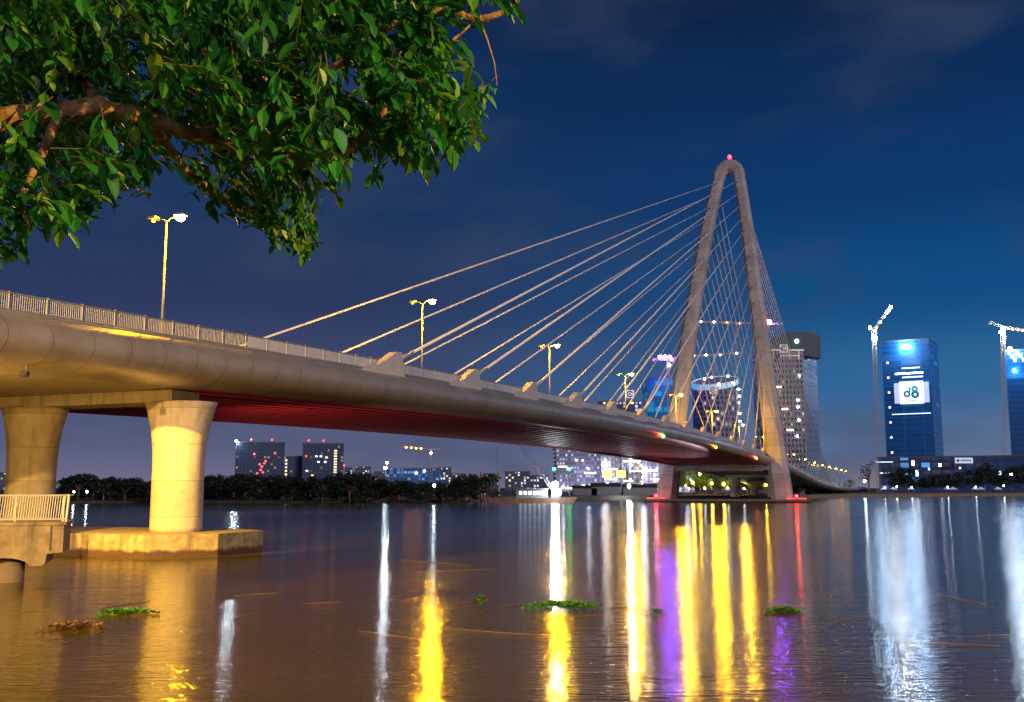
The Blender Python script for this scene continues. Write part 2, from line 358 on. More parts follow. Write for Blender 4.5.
# fascia profile (t, dz) round nose, right side then mirrored
nose = [(13.6,.12),(14.25,.12),(14.3,-.02),(14.9,-.22),(15.55,-.62),(15.95,-1.15),(16.0,-1.7),(15.75,-2.25),(15.15,-2.75),(14.3,-3.1),(13.2,-3.25)]
for sgn in (1,-1):
    mb = MB(); mb.loft([[D(s, sgn*t, z) for t, z in nose] for s in SS], closed=False, uvs=SS); part(mb, 'edge_fascia', fascia)
    mb = MB()                              # drip ledge line at the railing foot
    mb.loft([[D(s, sgn*t, z) for t, z in ((14.28,.0),(14.55,.0),(14.55,-.09),(14.28,-.09))] for s in SS], smooth=False); part(mb, 'ledge', grey_steel)
mb = MB(); mb.loft([[D(s, t, 0) for t in (-13.6,-7,-.4,0,.4,7,13.6)] for s in SS], closed=False, smooth=False); part(mb, 'roadway', asphalt)
def soffit(name, s0, s1, m, zz=-3.25):
    ss = [s for s in SS if s0 <= s <= s1]; mb = MB()
    mb.loft([[D(s,t,z) for t, z in ((-13.2,zz),(-8,zz-.05),(0,zz-.05),(8,zz-.05),(13.2,zz))] for s in ss], closed=False, smooth=False)
    if m is red_steel:
        for t in (-11.4,-9.2,-7,-4.8,-2.6,0,2.6,4.8,7,9.2,11.4):     # longitudinal stiffeners
            mb.loft([[D(s,t+a,zz+b) for a, b in ((-.1,0),(.1,0),(.1,-.16),(-.1,-.16))] for s in ss], smooth=False, cap=True)
    for t in (-13.1,):                     # bottom flange along the far girder edge
        mb.loft([[D(s,t+a,zz+b) for a, b in ((-.2,.02),(.2,.02),(.2,-.42),(-.2,-.42))] for s in ss], smooth=False, cap=True)
    return part(mb, name, m)
soffit('soffit', S_A, -275, concrete); soffit('soffit', -275, -10, red_steel); soffit('soffit', -10, 560, grey_steel)

# railings: barred to the end of the approach, then wind panels with posts
def railing(sgn):
    root = MB(); t = sgn*14.02
    for dz, hh in ((1.12,.09),(.16,.07)):
        root.loft([[D(s,t+a,dz+b) for a, b in ((-.06,0),(.06,0),(.06,hh),(-.06,hh))] for s in SS if s <= 300], smooth=False, cap=True)
    s = -436
    while s < 300: root.beam(D(s,t,.1), D(s,t,1.25), .09, .12); s += 2.7
    o = part(root, 'railing', rail_m)
    m2 = MB(); s = -420.0
    while s < -271: m2.beam(D(s,t,.2), D(s,t,1.14), .035, .035); s += .155
    m2.build('baluster', rail_m, o)
    m3 = MB(); m3.loft([[D(s,t+a,b) for a, b in ((-.02,.22),(.02,.22),(.02,1.1),(-.02,1.1))] for s in [-271+i*4 for i in range(140)]], smooth=False, cap=True)
    m3.build('wind_panel', panel_m, o)
railing(1); railing(-1)
# median kerb
mb = MB(); mb.loft([[D(s,t,z) for t, z in ((-.6,0),(.6,0),(.45,.5),(-.45,.5))] for s in SS], smooth=False, cap=True); part(mb, 'median_barrier', concrete)

# anchor fins and stay cables
FIN_D, FIN_S = 18.46, -248.27
def leg(z, sgn):                           # pylon leg centre line
    zz = [0,61,97,112,118]; tt = [19.0,11.9,7.2,4.9,3.75]
    for i in range(4):
        if z <= zz[i+1] or i == 3:
            k = (z-zz[i])/(zz[i+1]-zz[i]); t = tt[i]+(tt[i+1]-tt[i])*k; break
    return 10*(max(z,0)/61)**1.55, sgn*t
def fin_mesh(s, sgn):
    mb = MB(); prof = [(-7.6,-.3),(-6.1,.05),(-4.5,.48),(-3,1.02),(-1.7,1.62),(-.9,2.05),(.2,2.12),(.42,1.2),(.85,-.1),(1.0,-.6)]
    sg = sgn
    mb.prism([D(s+a, sg*14.1, b) for a, b in prof] , D(s, sg*15.0, 0)-D(s, sg*14.1, 0)); return mb
NC = 14
for i in range(NC):
    s = FIN_S + FIN_D*i
    zl = 116.5 - i*4.75 - .10*i*i*.6
    sl, tl = leg(zl, 1)
    for sgn in (1,-1):
        part(fin_mesh(s, sgn), 'anchor_fin', fin_m)
        a, b = D(s+.42, sgn*14.55, 1.45), B(sl-1.2, sgn*abs(tl), zl)
        mb = MB(); mb.tube([a, b], .16, 8); part(mb, 'stay_cable', cable_m)
        mb = MB(); d = (b-a).normalized(); mb.tube([a, a+d*3.2], .19, 8); part(mb, 'cable_sleeve', fin_m)
    # back stays
    s2 = 232 - i*12.5
    for sgn in (1,-1):
        a, b = D(s2, sgn*14.4, .6), B(sl+1.4, sgn*abs(tl), zl-1.5)
        mb = MB(); mb.tube([a, b], .145, 8); part(mb, 'back_stay', cable_m)
        mb = MB(); mb.prism([D(s2+aa, sgn*14.1, bb) for aa, bb in ((2.2,-.2),(.8,.5),(-.3,1.3),(-.7,1.3),(-.8,-.3))], D(s2, sgn*14.95, 0)-D(s2, sgn*14.1, 0)); part(mb, 'anchor_fin', fin_m)
# pylon
def pylon_rings():
    rings = []
    def rr(s, t, z, ws, wt, tang):         # rounded rectangle, tang = direction of the leg in the (t, z) plane
        n = Vector((tang[1], -tang[0])); out = []
        for (a, b) in ((1,.55),(.55,1),(-.55,1),(-1,.55),(-1,-.55),(-.55,-1),(.55,-1),(1,-.55)):
            out.append(B(s + b*ws/2, t + n.x*a*wt/2, z + n.y*a*wt/2))
        return out
    path = []
    for k in range(25):
        z = -1.5 + 119*k/24; s, t = leg(z, 1); path.append((s, t, z))
    zt = path[-1][2]; r = path[-1][1]
    arch = []
    for k in range(1, 16):
        a = PI*k/16; z = zt + math.sin(a)*5.6; s = 10*(z/61)**1.55
        arch.append((s, r*math.cos(a), z))
    full = path + arch + [(s, -t, z) for s, t, z in reversed(path)]
    for i, (s, t, z) in enumerate(full):
        p, q = full[max(i-1,0)], full[min(i+1,len(full)-1)]
        tg = Vector((q[1]-p[1], q[2]-p[2])).normalized()
        k = max(0, min(1, z/118)); wt = 6.6 - 2.5*k**.85; ws = 6.2 - 1.8*k
        if z > zt: wt += 1.1*((z-zt)/5.6)
        rings.append(rr(s, t, z, ws, wt, tg))
    return rings
mb = MB(); mb.loft(pylon_rings(), cap=True, smooth=False); pyl = part(mb, 'pylon', tower_con)
mb = MB(); ztop = 126.2; st_ = 10*(ztop/61)**1.55
mb.tube([B(st_,0,ztop-1), B(st_,0,ztop+1.2)], .12, 6); mb.tube([B(st_,-.9,ztop-1), B(st_,-.9,ztop+3.2)], .06, 6); mb.build('lightning_rod', dark_m, pyl)
mb = MB(); mb.ball(B(st_,0,ztop+1.1), .75); mb.build('warning_light', red_glow, pyl)
mb = MB(); z = 61.; s_, t_ = leg(z, 1); mb.ball(B(s_+1, t_+3.4, z), .5); mb.build('warning_light', red_glow, pyl)
# cross beam under the deck with an openwork maintenance truss
mb = MB(); sl, tl = leg(9, 1)
mb.loft([[B(sl+a, t, zdeck(0)-3.4+b) for a, b in ((-2.2,0),(2.2,0),(2.2,-1.1),(-2.2,-1.1))] for t in (-17,17)], cap=True, smooth=False); part(mb, 'cross_beam', grey_steel)
mb = MB()
for k in range(14):
    t0, t1 = -15+30*k/14, -15+30*(k+1)/14; zt, zb = zdeck(-16)-3.8, zdeck(-16)-5.4
    for z in (zt, zb): mb.beam(B(-14,t0,z), B(-14,t1,z), .22)
    mb.beam(B(-14,t0,zb if k % 2 else zt), B(-14,t1,zt if k % 2 else zb), .16); mb.beam(B(-14,t0,zb), B(-14,t0,zt), .16)
part(mb, 'maintenance_truss', rail_m)
# pylon pile cap
mb = MB(); poly = [(-7,-25),(7,-25),(9,-21),(9,21),(7,27),(-7,27),(-9,21),(-9,-21)]
mb.prism([B(a,b,-1.5) for a, b in poly], (0,0,2.5)); part(mb, 'pile_cap', cap_con)

# river piers with flared columns
def column(mb, s, t, z0, z1, r=1.9, flare=1.0):
    rings = []
    for k in range(25):
        u = k/24; z = z0 + (z1-z0)*u; f = max(0, (u-.5)/.5)**2.1
        rt, rs = r*(1+.52*f*flare), r*(.92+.18*f*flare)
        rings.append([B(s+rs*math.sin(2*PI*j/32), t+rt*math.cos(2*PI*j/32), z) for j in range(32)])
    mb.loft(rings, cap=True)
def pier(s, ts, z0, cap_t, r=1.9, capz=1.55, notch=True):
    p = bpy.data.objects.new('pier', None); COL.objects.link(p); p.location = B(s,0,0); adopt(p, bridge)
    zt = zdeck(s)-3.35
    for t in ts:
        mb = MB(); column(mb, s, t, z0, zt-.85, r); part(mb, 'column', concrete, p)
    mb = MB(); mb.loft([[B(s+a, t, zt+b) for a, b in ((-1.5,0),(1.5,0),(1.5,-.85),(-1.5,-.85))] for t in (min(ts)-3.2, max(ts)+.4)], cap=True, smooth=False); part(mb, 'cap_beam', concrete, p)
    if cap_t:
        a, b = cap_t; g = (ts[0]+ts[1])/2+3.5
        poly = [(-5.2,a),(-5.2,g),(-4.0,g),(-4.0,g+.75),(-5.2,g+.75),(-5.2,b-3.2),(-1.6,b),(3.5,b),(5.2,b-3),(5.2,a)] if notch else [(-5,a),(-5,b),(5,b),(5,a)]
        mb = MB(); mb.prism([B(s+q, t, -2) for q, t in poly], (0,0,2+capz)); part(mb, 'pile_cap', cap_con, p)
P_S, P_T = -275.0, 11.3
pier(P_S, (-3.2, P_T), 1.5, (-9, 16.4))
pier(-345, (-3.2, P_T), 1.0, (-9, 18))
for s in (62, 110, 158, 206): pier(s, (-7, 7), 1.0, None, 1.7)

# street lamps along the median
lamp_root = None
def lamp_mesh(root, bright):
    mb = MB(); mb.tube([(0,0,-.1),(0,0,.25)], .22, 10); mb.build('base', pole_m, root)
    mb = MB(); mb.tube([(0,0,.2),(0,0,6),(0,0,12.7)], [.15,.12,.08], 10); mb.build('pole', pole_m, root)
    for sg in (1,-1):
        mb = MB(); mb.tube([(0,0,12.5),(.35*sg,0,12.82),(.95*sg,0,12.96)], [.07,.06,.05], 8); arm = mb.build('arm', pole_m, root)
        mb = MB(); mb.loft([[(x*sg,y,z) for y, z in ((-wd,12.94),(wd,12.94),(wd*.7,12.94+hh),(-wd*.7,12.94+hh))] for x, wd, hh in ((.85,.12,.14),(1.1,.44,.24),(1.85,.46,.24),(2.15,.2,.12))], cap=True, smooth=False); hd = mb.build('lamp_head', pole_m, arm)
        mb = MB(); mb.ball((1.5*sg,0,12.82), .42 if sg > 0 else .18, 14, 8, .8); mb.build('lens', (bright if sg > 0 else lamp_dim), arm)
labels = ['lit twin-arm street lamp under the overhanging tree branches', 'lit twin-arm street lamp behind the longest stay cables, second from the tree',
  'lit twin-arm street lamp above the fourth anchor fin, third from the tree', 'slender twin-arm street lamp in front of the square sign with a ring',
  'lit street lamp against the pylon leg standing beyond the deck', 'lit street lamp midway between the two pylon legs', 'lit street lamp just inside the pylon leg at the water side',
  'lit street lamp just past the pylon, first behind its near leg', 'lit street lamp among the back stays, second past the pylon', 'lit street lamp among the back stays, third past the pylon',
  'lit street lamp where the back stays meet the deck, fourth past the pylon']
l1 = l2 = l3 = None
def lamp_at(i):
    global l1, l2, l3
    s = -264.84 + 49.69*i
    loc = D(s, 0, .45); rz = -TH
    lab = labels[i] if i < len(labels) else 'small lit street lamp on the far approach road past the bridge'
    grp = 'street lamps along the bridge' if i < len(labels) else 'street lamps on the far approach'
    bright = lamp_hot if i < 7 else lamp_far
    kind = 'a' if i < 7 else 'c'
    global protos
    if kind not in protos:
        o = thing('street_lamp', (0,0,0), lab, 'street lamp', grp); lamp_mesh(o, {'a': lamp_hot, 'b': lamp_dim, 'c': lamp_far}[kind]); protos[kind] = o
        o.location = loc; o.rotation_euler = (0,0,rz)
    else: copy_tree(protos[kind], loc, rz, lab, grp)
protos = {}
for i in range(17): lamp_at(i)

# navigation lights under the deck edge
def nav(px, t, cols, label, r=.28):
    # find s on the fascia line at that column of the view
    best = min((abs(proj_x(D(s*.5, t, -2.6)) - px), s*.5) for s in range(-600, 60))
    s = best[1]; o = thing('navigation_light', D(s, t, -2.9), label, 'navigation light', 'navigation lights under the bridge edge')
    mb = MB(); mb.box((-.12,-.12,-.2), (.12,.12,.35)); mb.v = [v + D(s,t,-2.9) for v in mb.v]; mb.build('bracket', dark_m, o)
    for k, m in enumerate(cols):
        mb = MB(); mb.ball(D(s - k*1.5, t + (.5 if t > 0 else -.5), -2.5), r); mb.build('lens', m, o)
def proj_x(P):
    d = P.y*CP + (P.z-EYE)*SP
    return 512 + F*P.x/d
nav(661, 15.6, (green_glow, red_glow), 'green and red navigation light on the near bridge edge above the left pier')
nav(714, 15.6, (amber_glow,), 'amber navigation light on the near bridge edge between two green ones')
nav(755, 15.6, (green_glow, red_glow), 'green and red navigation light on the near edge close to the pylon', .24)
nav(465, -15.0, (red_glow, green_glow), 'small red and green navigation light on the far bridge edge, left', .16)
nav(618, -15.0, (green_glow, amber_glow), 'small green and amber navigation light on the far edge near the pylon', .2)
for t, lab in ((-21,'red beacon on the pile cap at the far pylon leg'),(24,'red beacon on the pile cap at the near pylon leg')):
    o = thing('beacon', B(-7,t,1.0), lab, 'beacon', 'red beacons on the pylon pile cap')
    mb = MB(); mb.tube([B(-7,t,.95), B(-7,t,1.8)], .15, 8); mb.build('post', dark_m, o)
    mb = MB(); mb.ball(B(-7,t,2.1), .5); mb.build('lens', red_glow, o)
    mb = MB(); mb.tube([B(-7,t-3,1.35), B(-7,t+3,1.35)], .12, 6); mb.build('strip', red_strip, o)

# added floodlight, its source unseen, washing the near column
def floodlight():
    pos = D(-292, 14.7, -3.55)
    o = thing('floodlight', pos, 'added black floodlight fixed below the bridge edge, aimed at the near column', 'floodlight')
    tgt = B(P_S, P_T, 2.2); q = (tgt-pos).to_track_quat('-Z', 'Y')
    M = Matrix.Translation(pos) @ q.to_matrix().to_4x4()
    mb = MB(); mb.box((-.22,-.16,0), (.22,.16,.25), M); mb.build('housing', dark_m, o)
    mb = MB(); mb.beam(pos, D(-292,14.7,-2.95), .08); mb.build('bracket', dark_m, o)
    l = bpy.data.lights.new('added_column_spot', 'SPOT'); l.energy = 60000; l.color = (1,.58,.07); l.spot_size = math.radians(40); l.spot_blend = .06; l.shadow_soft_size = .1
    lo = bpy.data.objects.new('added_column_spot', l); COL.objects.link(lo); lo.matrix_world = M @ Matrix.Translation((0,0,-.05))
floodlight()

# uplights added to brighten the red underside
def fill_uplight(pos, tgt, power, col, size, label):
    o = thing('fill_uplight', pos, label, 'floodlight'); q = (tgt-pos).to_track_quat('-Z', 'Y'); M = Matrix.Translation(pos+Vector((0,0,.55))) @ q.to_matrix().to_4x4()
    mb = MB(); mb.box((-.25,-.2,.12), (.25,.2,.4), M); mb.build('housing', dark_m, o)
    mb = MB(); mb.tube([pos-Vector((0,0,.05)), pos+Vector((0,0,.5))], .06, 6); mb.build('stand', dark_m, o)
    l = bpy.data.lights.new('fill_uplight', 'SPOT'); l.energy = power; l.color = col; l.spot_size = math.radians(size); l.spot_blend = 1.0; l.shadow_soft_size = .1
    lo = bpy.data.objects.new('fill_uplight', l); COL.objects.link(lo); lo.matrix_world = M
fill_uplight(B(-270.4, 7.2, 1.55), D(-208, 0, -3), 30000, (1,.62,.5), 64, 'black uplight added on the pile cap behind the near column')
fill_uplight(B(-8, 2, 1.0), D(-135, 0, -4), 190000, (1,.55,.65), 19, 'black uplight added on the pylon pile cap between the legs')

# lamps added on the near bank, unseen behind the camera, to light the foreground
def add_bank_lamp(x, y, power, label, hgt, aim):
    o = thing('added_bank_lamp', (x,y,3.0), label, 'street lamp', 'added lamps on the near bank')
    mb = MB(); mb.tube([(x,y,3),(x,y,3+hgt)], [.12,.07], 10); mb.build('pole', pole_m, o)
    mb = MB(); mb.tube([(x,y,3+hgt-.1),(x,y+.6,3+hgt+.2),(x,y+1.3,3+hgt+.25)], .05, 8); mb.build('arm', pole_m, o)
    mb = MB(); mb.box((x-.18,y+1.1,3+hgt+.18), (x+.18,y+1.8,3+hgt+.34)); mb.build('lamp_head', pole_m, o)
    l = bpy.data.lights.new('added_bank_light', 'SPOT'); l.energy = power; l.color = (1,.58,.12); l.shadow_soft_size = .2; l.spot_size = math.radians(116); l.spot_blend = 1
    lo = bpy.data.objects.new('added_bank_light', l); COL.objects.link(lo); lo.location = (x, y+1.45, 3+hgt)
    lo.rotation_euler = (Vector(aim)-lo.location).to_track_quat('-Z', 'Y').to_euler()
add_bank_lamp(28, -10, 95000, 'added lamp on the near bank to the right of the tree', 11, (-8,14,7))
add_bank_lamp(-38, -4, 290000, 'added lamp on the near bank to the left of the tree', 12, (-24,60,9))

# ------------------------------------------------------------------ landing at lower left
def landing():
    e = at(62, 560, 51.0); e.z = 0
    ux = Vector((.952,.306,0)); uy = Vector((-.306,.952,0))
    o = thing('river_landing', e, 'concrete landing with arched soffit and a low railing at the left edge', 'landing')
    T = lambda u, v, z: e + ux*u + uy*v + Vector((0,0,z))
    zt = 3.0
    out = [(-40,zt),(0,zt),(0,1.5),(-.72,1.42),(-.78,.95),(-.95,.86),(-1.4,.84)]
    for c in (-2.65,-6.2,-9.75):
        for k in range(11):
            an = PI*k/10; out.append((c+1.15*math.cos(an), .84+.42*math.sin(an)))
        out += [(c-1.6,.66),(c-2.2,.66)]
    out += [(-40,.66)]
    mb = MB(); mb.prism([T(u,0,z) for u, z in out], uy*3.2); mb.build('deck', cap_con, o)
    mb = MB(); mb.prism([T(u,-.08,z) for u, z in ((-40,zt+.003),(.12,zt+.003),(.12,zt-.16),(-40,zt-.16))], uy*3.4); mb.build('coping', cap_con, o)
    mb = MB(); mb.prism([T(u,-.04,z) for u, z in ((-.62,zt-.2),(-.54,zt-.2),(-.54,1.6),(-.62,1.6))], uy*.03); mb.build('joint_strip', dark_m, o)
    for u in (-2.65,-6.2,-9.75):
        mb = MB(); mb.tube([T(u,1.5,-2), T(u,1.5,1.2)], .78, 18); mb.build('pile', concrete, o)
    rl = MB()
    for z in (zt+.14, zt+1.32): rl.beam(T(-40,.35,z), T(.05,.35,z), .1, .09)
    rl.beam(T(.05,.35,zt), T(.12,.35,zt+1.36), .1); rl.beam(T(.05,.35,zt+1.32), T(.05,2.8,zt+1.32), .08)
    for k in range(16): rl.beam(T(-.1-k*2.2,.35,zt), T(-.1-k*2.2,.35,zt+1.3), .09)
    r = rl.build('railing', rail_m, o)
    b = MB(); u = -.1
    while u > -14: b.beam(T(u,.35,zt+.16), T(u+.08,.35,zt+1.3), .035); u -= .115
    b.build('baluster', rail_m, r)
    pos = T(-13.5, 2.2, zt)
    l_ = thing('landing_lamp', pos, 'short lamp post on the landing at the left edge', 'street lamp')
    mb = MB(); mb.tube([pos, pos+Vector((0,0,3.3))], [.09,.06], 8); mb.build('pole', pole_m, l_)
    M = Matrix.Translation(pos)
    mb = MB(); mb.box((-.2,-.2,3.62), (.2,.2,3.72), M); mb.build('hood', dark_m, l_)
    l = bpy.data.lights.new('landing_light', 'POINT'); l.energy = 20000; l.color = (1,.55,.12); l.shadow_soft_size = .15
    lo = bpy.data.objects.new('landing_light', l); COL.objects.link(lo); lo.location = pos+Vector((0,0,3.45))
landing()

# ------------------------------------------------------------------ floating plants and reeds
leaf_green = mat('floating_leaf', (.10,.32,.03), .5, noise=(.05,.18,.015), nscale=3)
leaf_dry = mat('dry_floating_leaf', (.24,.13,.04), .7, noise=(.14,.07,.02), nscale=3)
def clump(px, py, wpx, label, m, n=260, hgt=.22, seed=1):
    r = random.Random(seed); c = ground(px, py); k = c.y/F; W = wpx*k/2; Dp = W*.8
    mb = MB()
    for i in range(n):
        a = r.random()*2*PI; q = r.random()**.6*(.75+.3*math.sin(a*3+seed)+.2*math.sin(a*7+seed*2)); x, y = c.x+W*q*math.cos(a), c.y+Dp*q*math.sin(a)
        az = r.random()*2*PI; L = .12+.16*r.random(); wd = L*(.35+.3*r.random()); tilt = r.uniform(0,.7); z0 = .02+hgt*(1-q)*r.random()
        d = Vector((math.cos(az)*math.cos(tilt), math.sin(az)*math.cos(tilt), math.sin(tilt))); sd = Vector((-math.sin(az), math.cos(az), 0))
        p = Vector((x,y,z0)); nb = len(mb.v)
        mb.v += [p, p+d*L*.35+sd*wd*.5, p+d*L*.8+sd*wd*.38, p+d*L, p+d*L*.8-sd*wd*.38, p+d*L*.35-sd*wd*.5]
        mb.face([nb+j for j in range(6)])
    o = mb.build('water_hyacinth', m, None, (c.x, c.y, 0), fix=False)
    return tag(o, label, 'floating plant', 'plants drifting on the river')
clump(122, 614, 60, 'green water plant clump nearest the pier reflection at left', leaf_green, 420, .1, 1)
clump(74, 628, 66, 'brown dried plant clump drifting at the lower left', leaf_dry, 380, .12, 2)
clump(560, 607, 76, 'largest green plant clump drifting mid river', leaf_green, 720, .2, 3)
clump(784, 612, 40, 'short green plant clump drifting right of the yellow reflections', leaf_green, 320, .12, 4)
clump(481, 604, 8, 'tiny green plant tuft drifting left of the largest clump', leaf_green, 50, .4, 5)
clump(656, 614, 14, 'small green plant tuft drifting beside the violet reflection', leaf_green, 70, .2, 6)
reed_m = mat('floating_reed', (.26,.19,.08), .6, noise=(.17,.11,.04), nscale=4)
def reed(px0, py0, px1, py1, rad, lab):
    a, b = ground(px0, py0), ground(px1, py1); n = 9; mb = MB(); sd = (b-a).cross(Vector((0,0,1))).normalized(); bow = R.uniform(-.06,.06)*(b-a).length
    pts = [a.lerp(b, i/n) + sd*bow*math.sin(PI*i/n) + Vector((0,0,.015)) for i in range(n+1)]
    mb.tube(pts, [.75*rad*(.4+.6*math.sin(PI*(.1+.8*i/n))) for i in range(n+1)], 6)
    o = mb.build('floating_reed', reed_m, None, a); tag(o, lab, 'reed', 'reeds and stalks drifting on the river')
RL = [((5,614),(58,609),'long pale reed drifting in front of the landing'),((235,596),(280,593),'pale reed drifting right of the column reflection'),
 ((228,619),(258,613),'short reed drifting below the pale one beside the column reflection'),((303,604),(342,602),'pale reed drifting left of the blue reflection'),
 ((359,631),(418,640),'thick pale reed drifting below the blue reflection'),((402,603),(418,598),'short reed stub drifting just right of the blue reflection'),
 ((458,604),(488,601),'reed drifting just left of the tiny green tuft'),((500,607),(525,603),'reed touching the left end of the largest plant clump'),
 ((445,628),(560,636),'very long thin reed drifting below the largest plant clump'),((575,617),(602,615),'reed drifting below the right end of the largest clump'),
 ((605,607),(640,606),'straight reed drifting between the largest clump and the yellow streak'),((815,620),(825,613),'short curved reed drifting right of the short plant clump'),
 ((828,625),(868,616),'slanted reed drifting right of the short curved one'),((940,594),(988,605),'long reed drifting beside the white reflection at right'),
 ((968,637),(1010,635),'broken reed stub drifting at the right edge'),((905,643),(1000,646),'straight reed drifting at lower right below the broken stub'),
 ((60,646),(100,633),'thin reed trailing from the brown clump'),
 ((400,560),(470,566),'thin far reed drifting above the red reflection'),
 ((415,572),(500,569),'second thin far reed drifting across the red reflection'),((100,607),(150,601),'thin reed caught behind the green clump at left')]
for (a, b, lab) in RL: reed(*a, *b, min(.022, .006+.005*R.random()+ground(*a).y*.0002), lab)

# ------------------------------------------------------------------ overhanging tree on the near bank
def leaf_mat(name='tree_leaf', a=(.008,.09,.010), b=(.025,.19,.016), c=(.16,.28,.014)):
    m = bpy.data.materials.new(name); m.use_nodes = True; nt = m.node_tree; N = nt.nodes; L = nt.links; bs = N['Principled BSDF']
    at_ = N.new('ShaderNodeAttribute'); at_.attribute_name = 'tone'
    r = N.new('ShaderNodeValToRGB'); e = r.color_ramp.elements; e[0].color = (*a,1); e[1].color = (*c,1); e.new(.7).color = (*b,1)
    L.new(at_.outputs['Fac'], r.inputs[0]); L.new(r.outputs[0], bs.inputs['Base Color']); bs.inputs['Roughness'].default_value = .42
    tr = N.new('ShaderNodeBsdfTranslucent'); L.new(r.outputs[0], tr.inputs[0]); mx = N.new('ShaderNodeMixShader'); mx.inputs[0].default_value = .3
    L.new(bs.outputs[0], mx.inputs[1]); L.new(tr.outputs[0], mx.inputs[2]); L.new(mx.outputs[0], N['Material Output'].inputs[0])
    return m
bark = mat('tree_bark', (.46,.28,.12), .9, noise=(.09,.05,.025), nscale=9, bump=.8, bscale=22, stretch=(1,1,1))
def inside(p, poly):
    x, y = p; c = False; n = len(poly)
    for i in range(n):
        (x0,y0), (x1,y1) = poly[i], poly[(i+1) % n]
        if (y0 > y) != (y1 > y) and x < (x1-x0)*(y-y0)/(y1-y0)+x0: c = not c
    return c
def fore_tree():
    r = random.Random(21)
    o = thing('shade_tree', (-7.2,4.6,3.0), 'leafy tree leaning in over the upper left corner of the picture', 'tree')
    mb = MB(); mb.tube([(-7.2,4.6,2.9),(-7.0,4.7,4.2),(-6.6,4.9,5.6),(-6.2,5.0,6.8)], [.34,.27,.22,.19], 12); mb.build('trunk', bark, o)
    J = Vector((-6.2,5.0,6.75)); limbs = []
    def limb(pts, r0, r1, name='limb'):
        pts = [Vector(p) for p in pts]; fine = []
        for i in range(len(pts)-1):
            for k in range(4): 
                q = pts[i].lerp(pts[i+1], k/4); fine.append(q + Vector((r.uniform(-1,1),r.uniform(-1,1),r.uniform(-1,1)))*r0*.18)
        fine.append(pts[-1]); n = len(fine)
        mb = MB(); mb.tube(fine, [r0+(r1-r0)*i/(n-1) for i in range(n)], 10); mb.build(name, bark, o); limbs.append(fine); return fine
    limb([J, at(-20,122,6.6), at(45,113,6.9), at(100,106,7.1), at(150,120,7.3), at(195,135,7.5), at(245,120,7.7), at(300,92,7.7), at(350,55,7.6), at(400,20,7.5)], .09, .024)
    limb([J, at(-40,-40,6.6), at(60,-70,6.9), at(170,-70,7.2), at(300,-50,7.2), at(430,10,7.2), at(490,20,7.2), at(520,-2,7.2)], .12, .012)
    limb([at(195,135,7.5), at(250,150,7.3), at(300,160,7.2), at(350,150,7.1), at(395,98,7.0), at(430,92,7.0), at(452,112,6.9)], .05, .009)
    limb([at(60,112,6.95), at(40,160,6.7), at(20,200,6.6), at(30,230,6.6)], .04, .008)
    limb([at(150,120,7.3), at(180,165,8.2), at(230,205,9.0), at(290,235,9.2)], .045, .01)
    limb([at(350,55,7.6), at(400,60,7.2), at(440,50,7.0), at(470,25,7.0)], .03, .008)
    limb([at(100,106,7.1), at(70,60,8), at(60,10,8.5)], .05, .02)
    limb([at(478,14,7.2), at(487,40,7.2), at(494,62,7.2), at(497,86,7.2)], .011, .004, 'twig')
    main = [(-60,-40),(521,-30),(519,14),(512,16),(497,6),(484,10),(468,22),(464,36),(452,44),(458,62),(470,58),(461,84),(456,100),(470,118),(489,118),(488,150),(478,146),(470,135),(452,156),(440,150),(424,170),(410,160),(392,170),(378,196),(366,180),(345,182),(331,202),(318,186),(296,200),(270,196),(250,180),(215,150),(180,165),(130,185),(112,206),(95,200),(82,212),(70,242),(52,222),(38,236),(18,262),(0,264),(-60,260)]
    low = [(180,160),(240,180),(280,196),(318,224),(321,234),(310,240),(303,262),(290,250),(275,246),(262,232),(236,214),(214,214),(196,190)]
    holes = [((124,40),15),((112,28),9),((330,70),15),((350,85),13),((410,70),12),((445,30),12),((100,58),7),((395,40),9),((355,112),8),((436,128),9),((222,170),10),((110,90),8),((285,45),7),((340,35),8),((455,85),7)]
    leaves = []; twigs = MB()
    def twig(px, py, Y, n, size, spread):
        tip = at(px, py, Y)
        tb = r.random()**1.4*.75
        out = Vector((r.uniform(-.3,.9), r.uniform(-.7,.4), r.uniform(-.9,.25))).normalized()
        L = r.uniform(.28,.55)*spread; base = tip - out*L + Vector((0,0,.12*spread))
        mid = base.lerp(tip, .5) + Vector((0,0,.06))
        twigs.tube([base, mid, tip], [.0042,.0032,.0016], 4, cap=False)
        for k in range(n):
            u = .15+.85*k/(n-1); p = (base.lerp(mid, u*2) if u < .5 else mid.lerp(tip, u*2-1))
            side = out.cross(Vector((0,0,1))).normalized()*(1 if k % 2 else -1)
            d = (out*.7 + side*r.uniform(.3,1.0) + Vector((r.uniform(-.35,.35), r.uniform(-.35,.35), r.uniform(-1.1,.05)))).normalized()
            leaves.append((p, d, size*r.uniform(.5,1.35), min(1, tb+.4*r.random()**2)))
    cnt = 0
    while cnt < 930:
        px, py = r.uniform(-60,521), r.uniform(-30,264)
        if not inside((px,py), main): continue
        if any((px-h[0][0])**2+(py-h[0][1])**2 < (h[1]*1.25)**2 for h in holes): continue
        ed = (px > 380 or py > 190)
        Y = r.uniform(6.0,7.6) if (ed or cnt % 2) else r.uniform(7.6,9.8)
        if 20 < px < 215 and 84 < py < 165 and Y < 7.6: continue
        twig(px, py, Y, 9, .138, 1.0 if not ed else .7); cnt += 1
    cnt = 0
    while cnt < 95:
        px, py = r.uniform(180,322), r.uniform(160,262)
        if not inside((px,py), low): continue
        twig(px, py, r.uniform(8.3,9.8), 8, .12, .8); cnt += 1
    cnt = 0
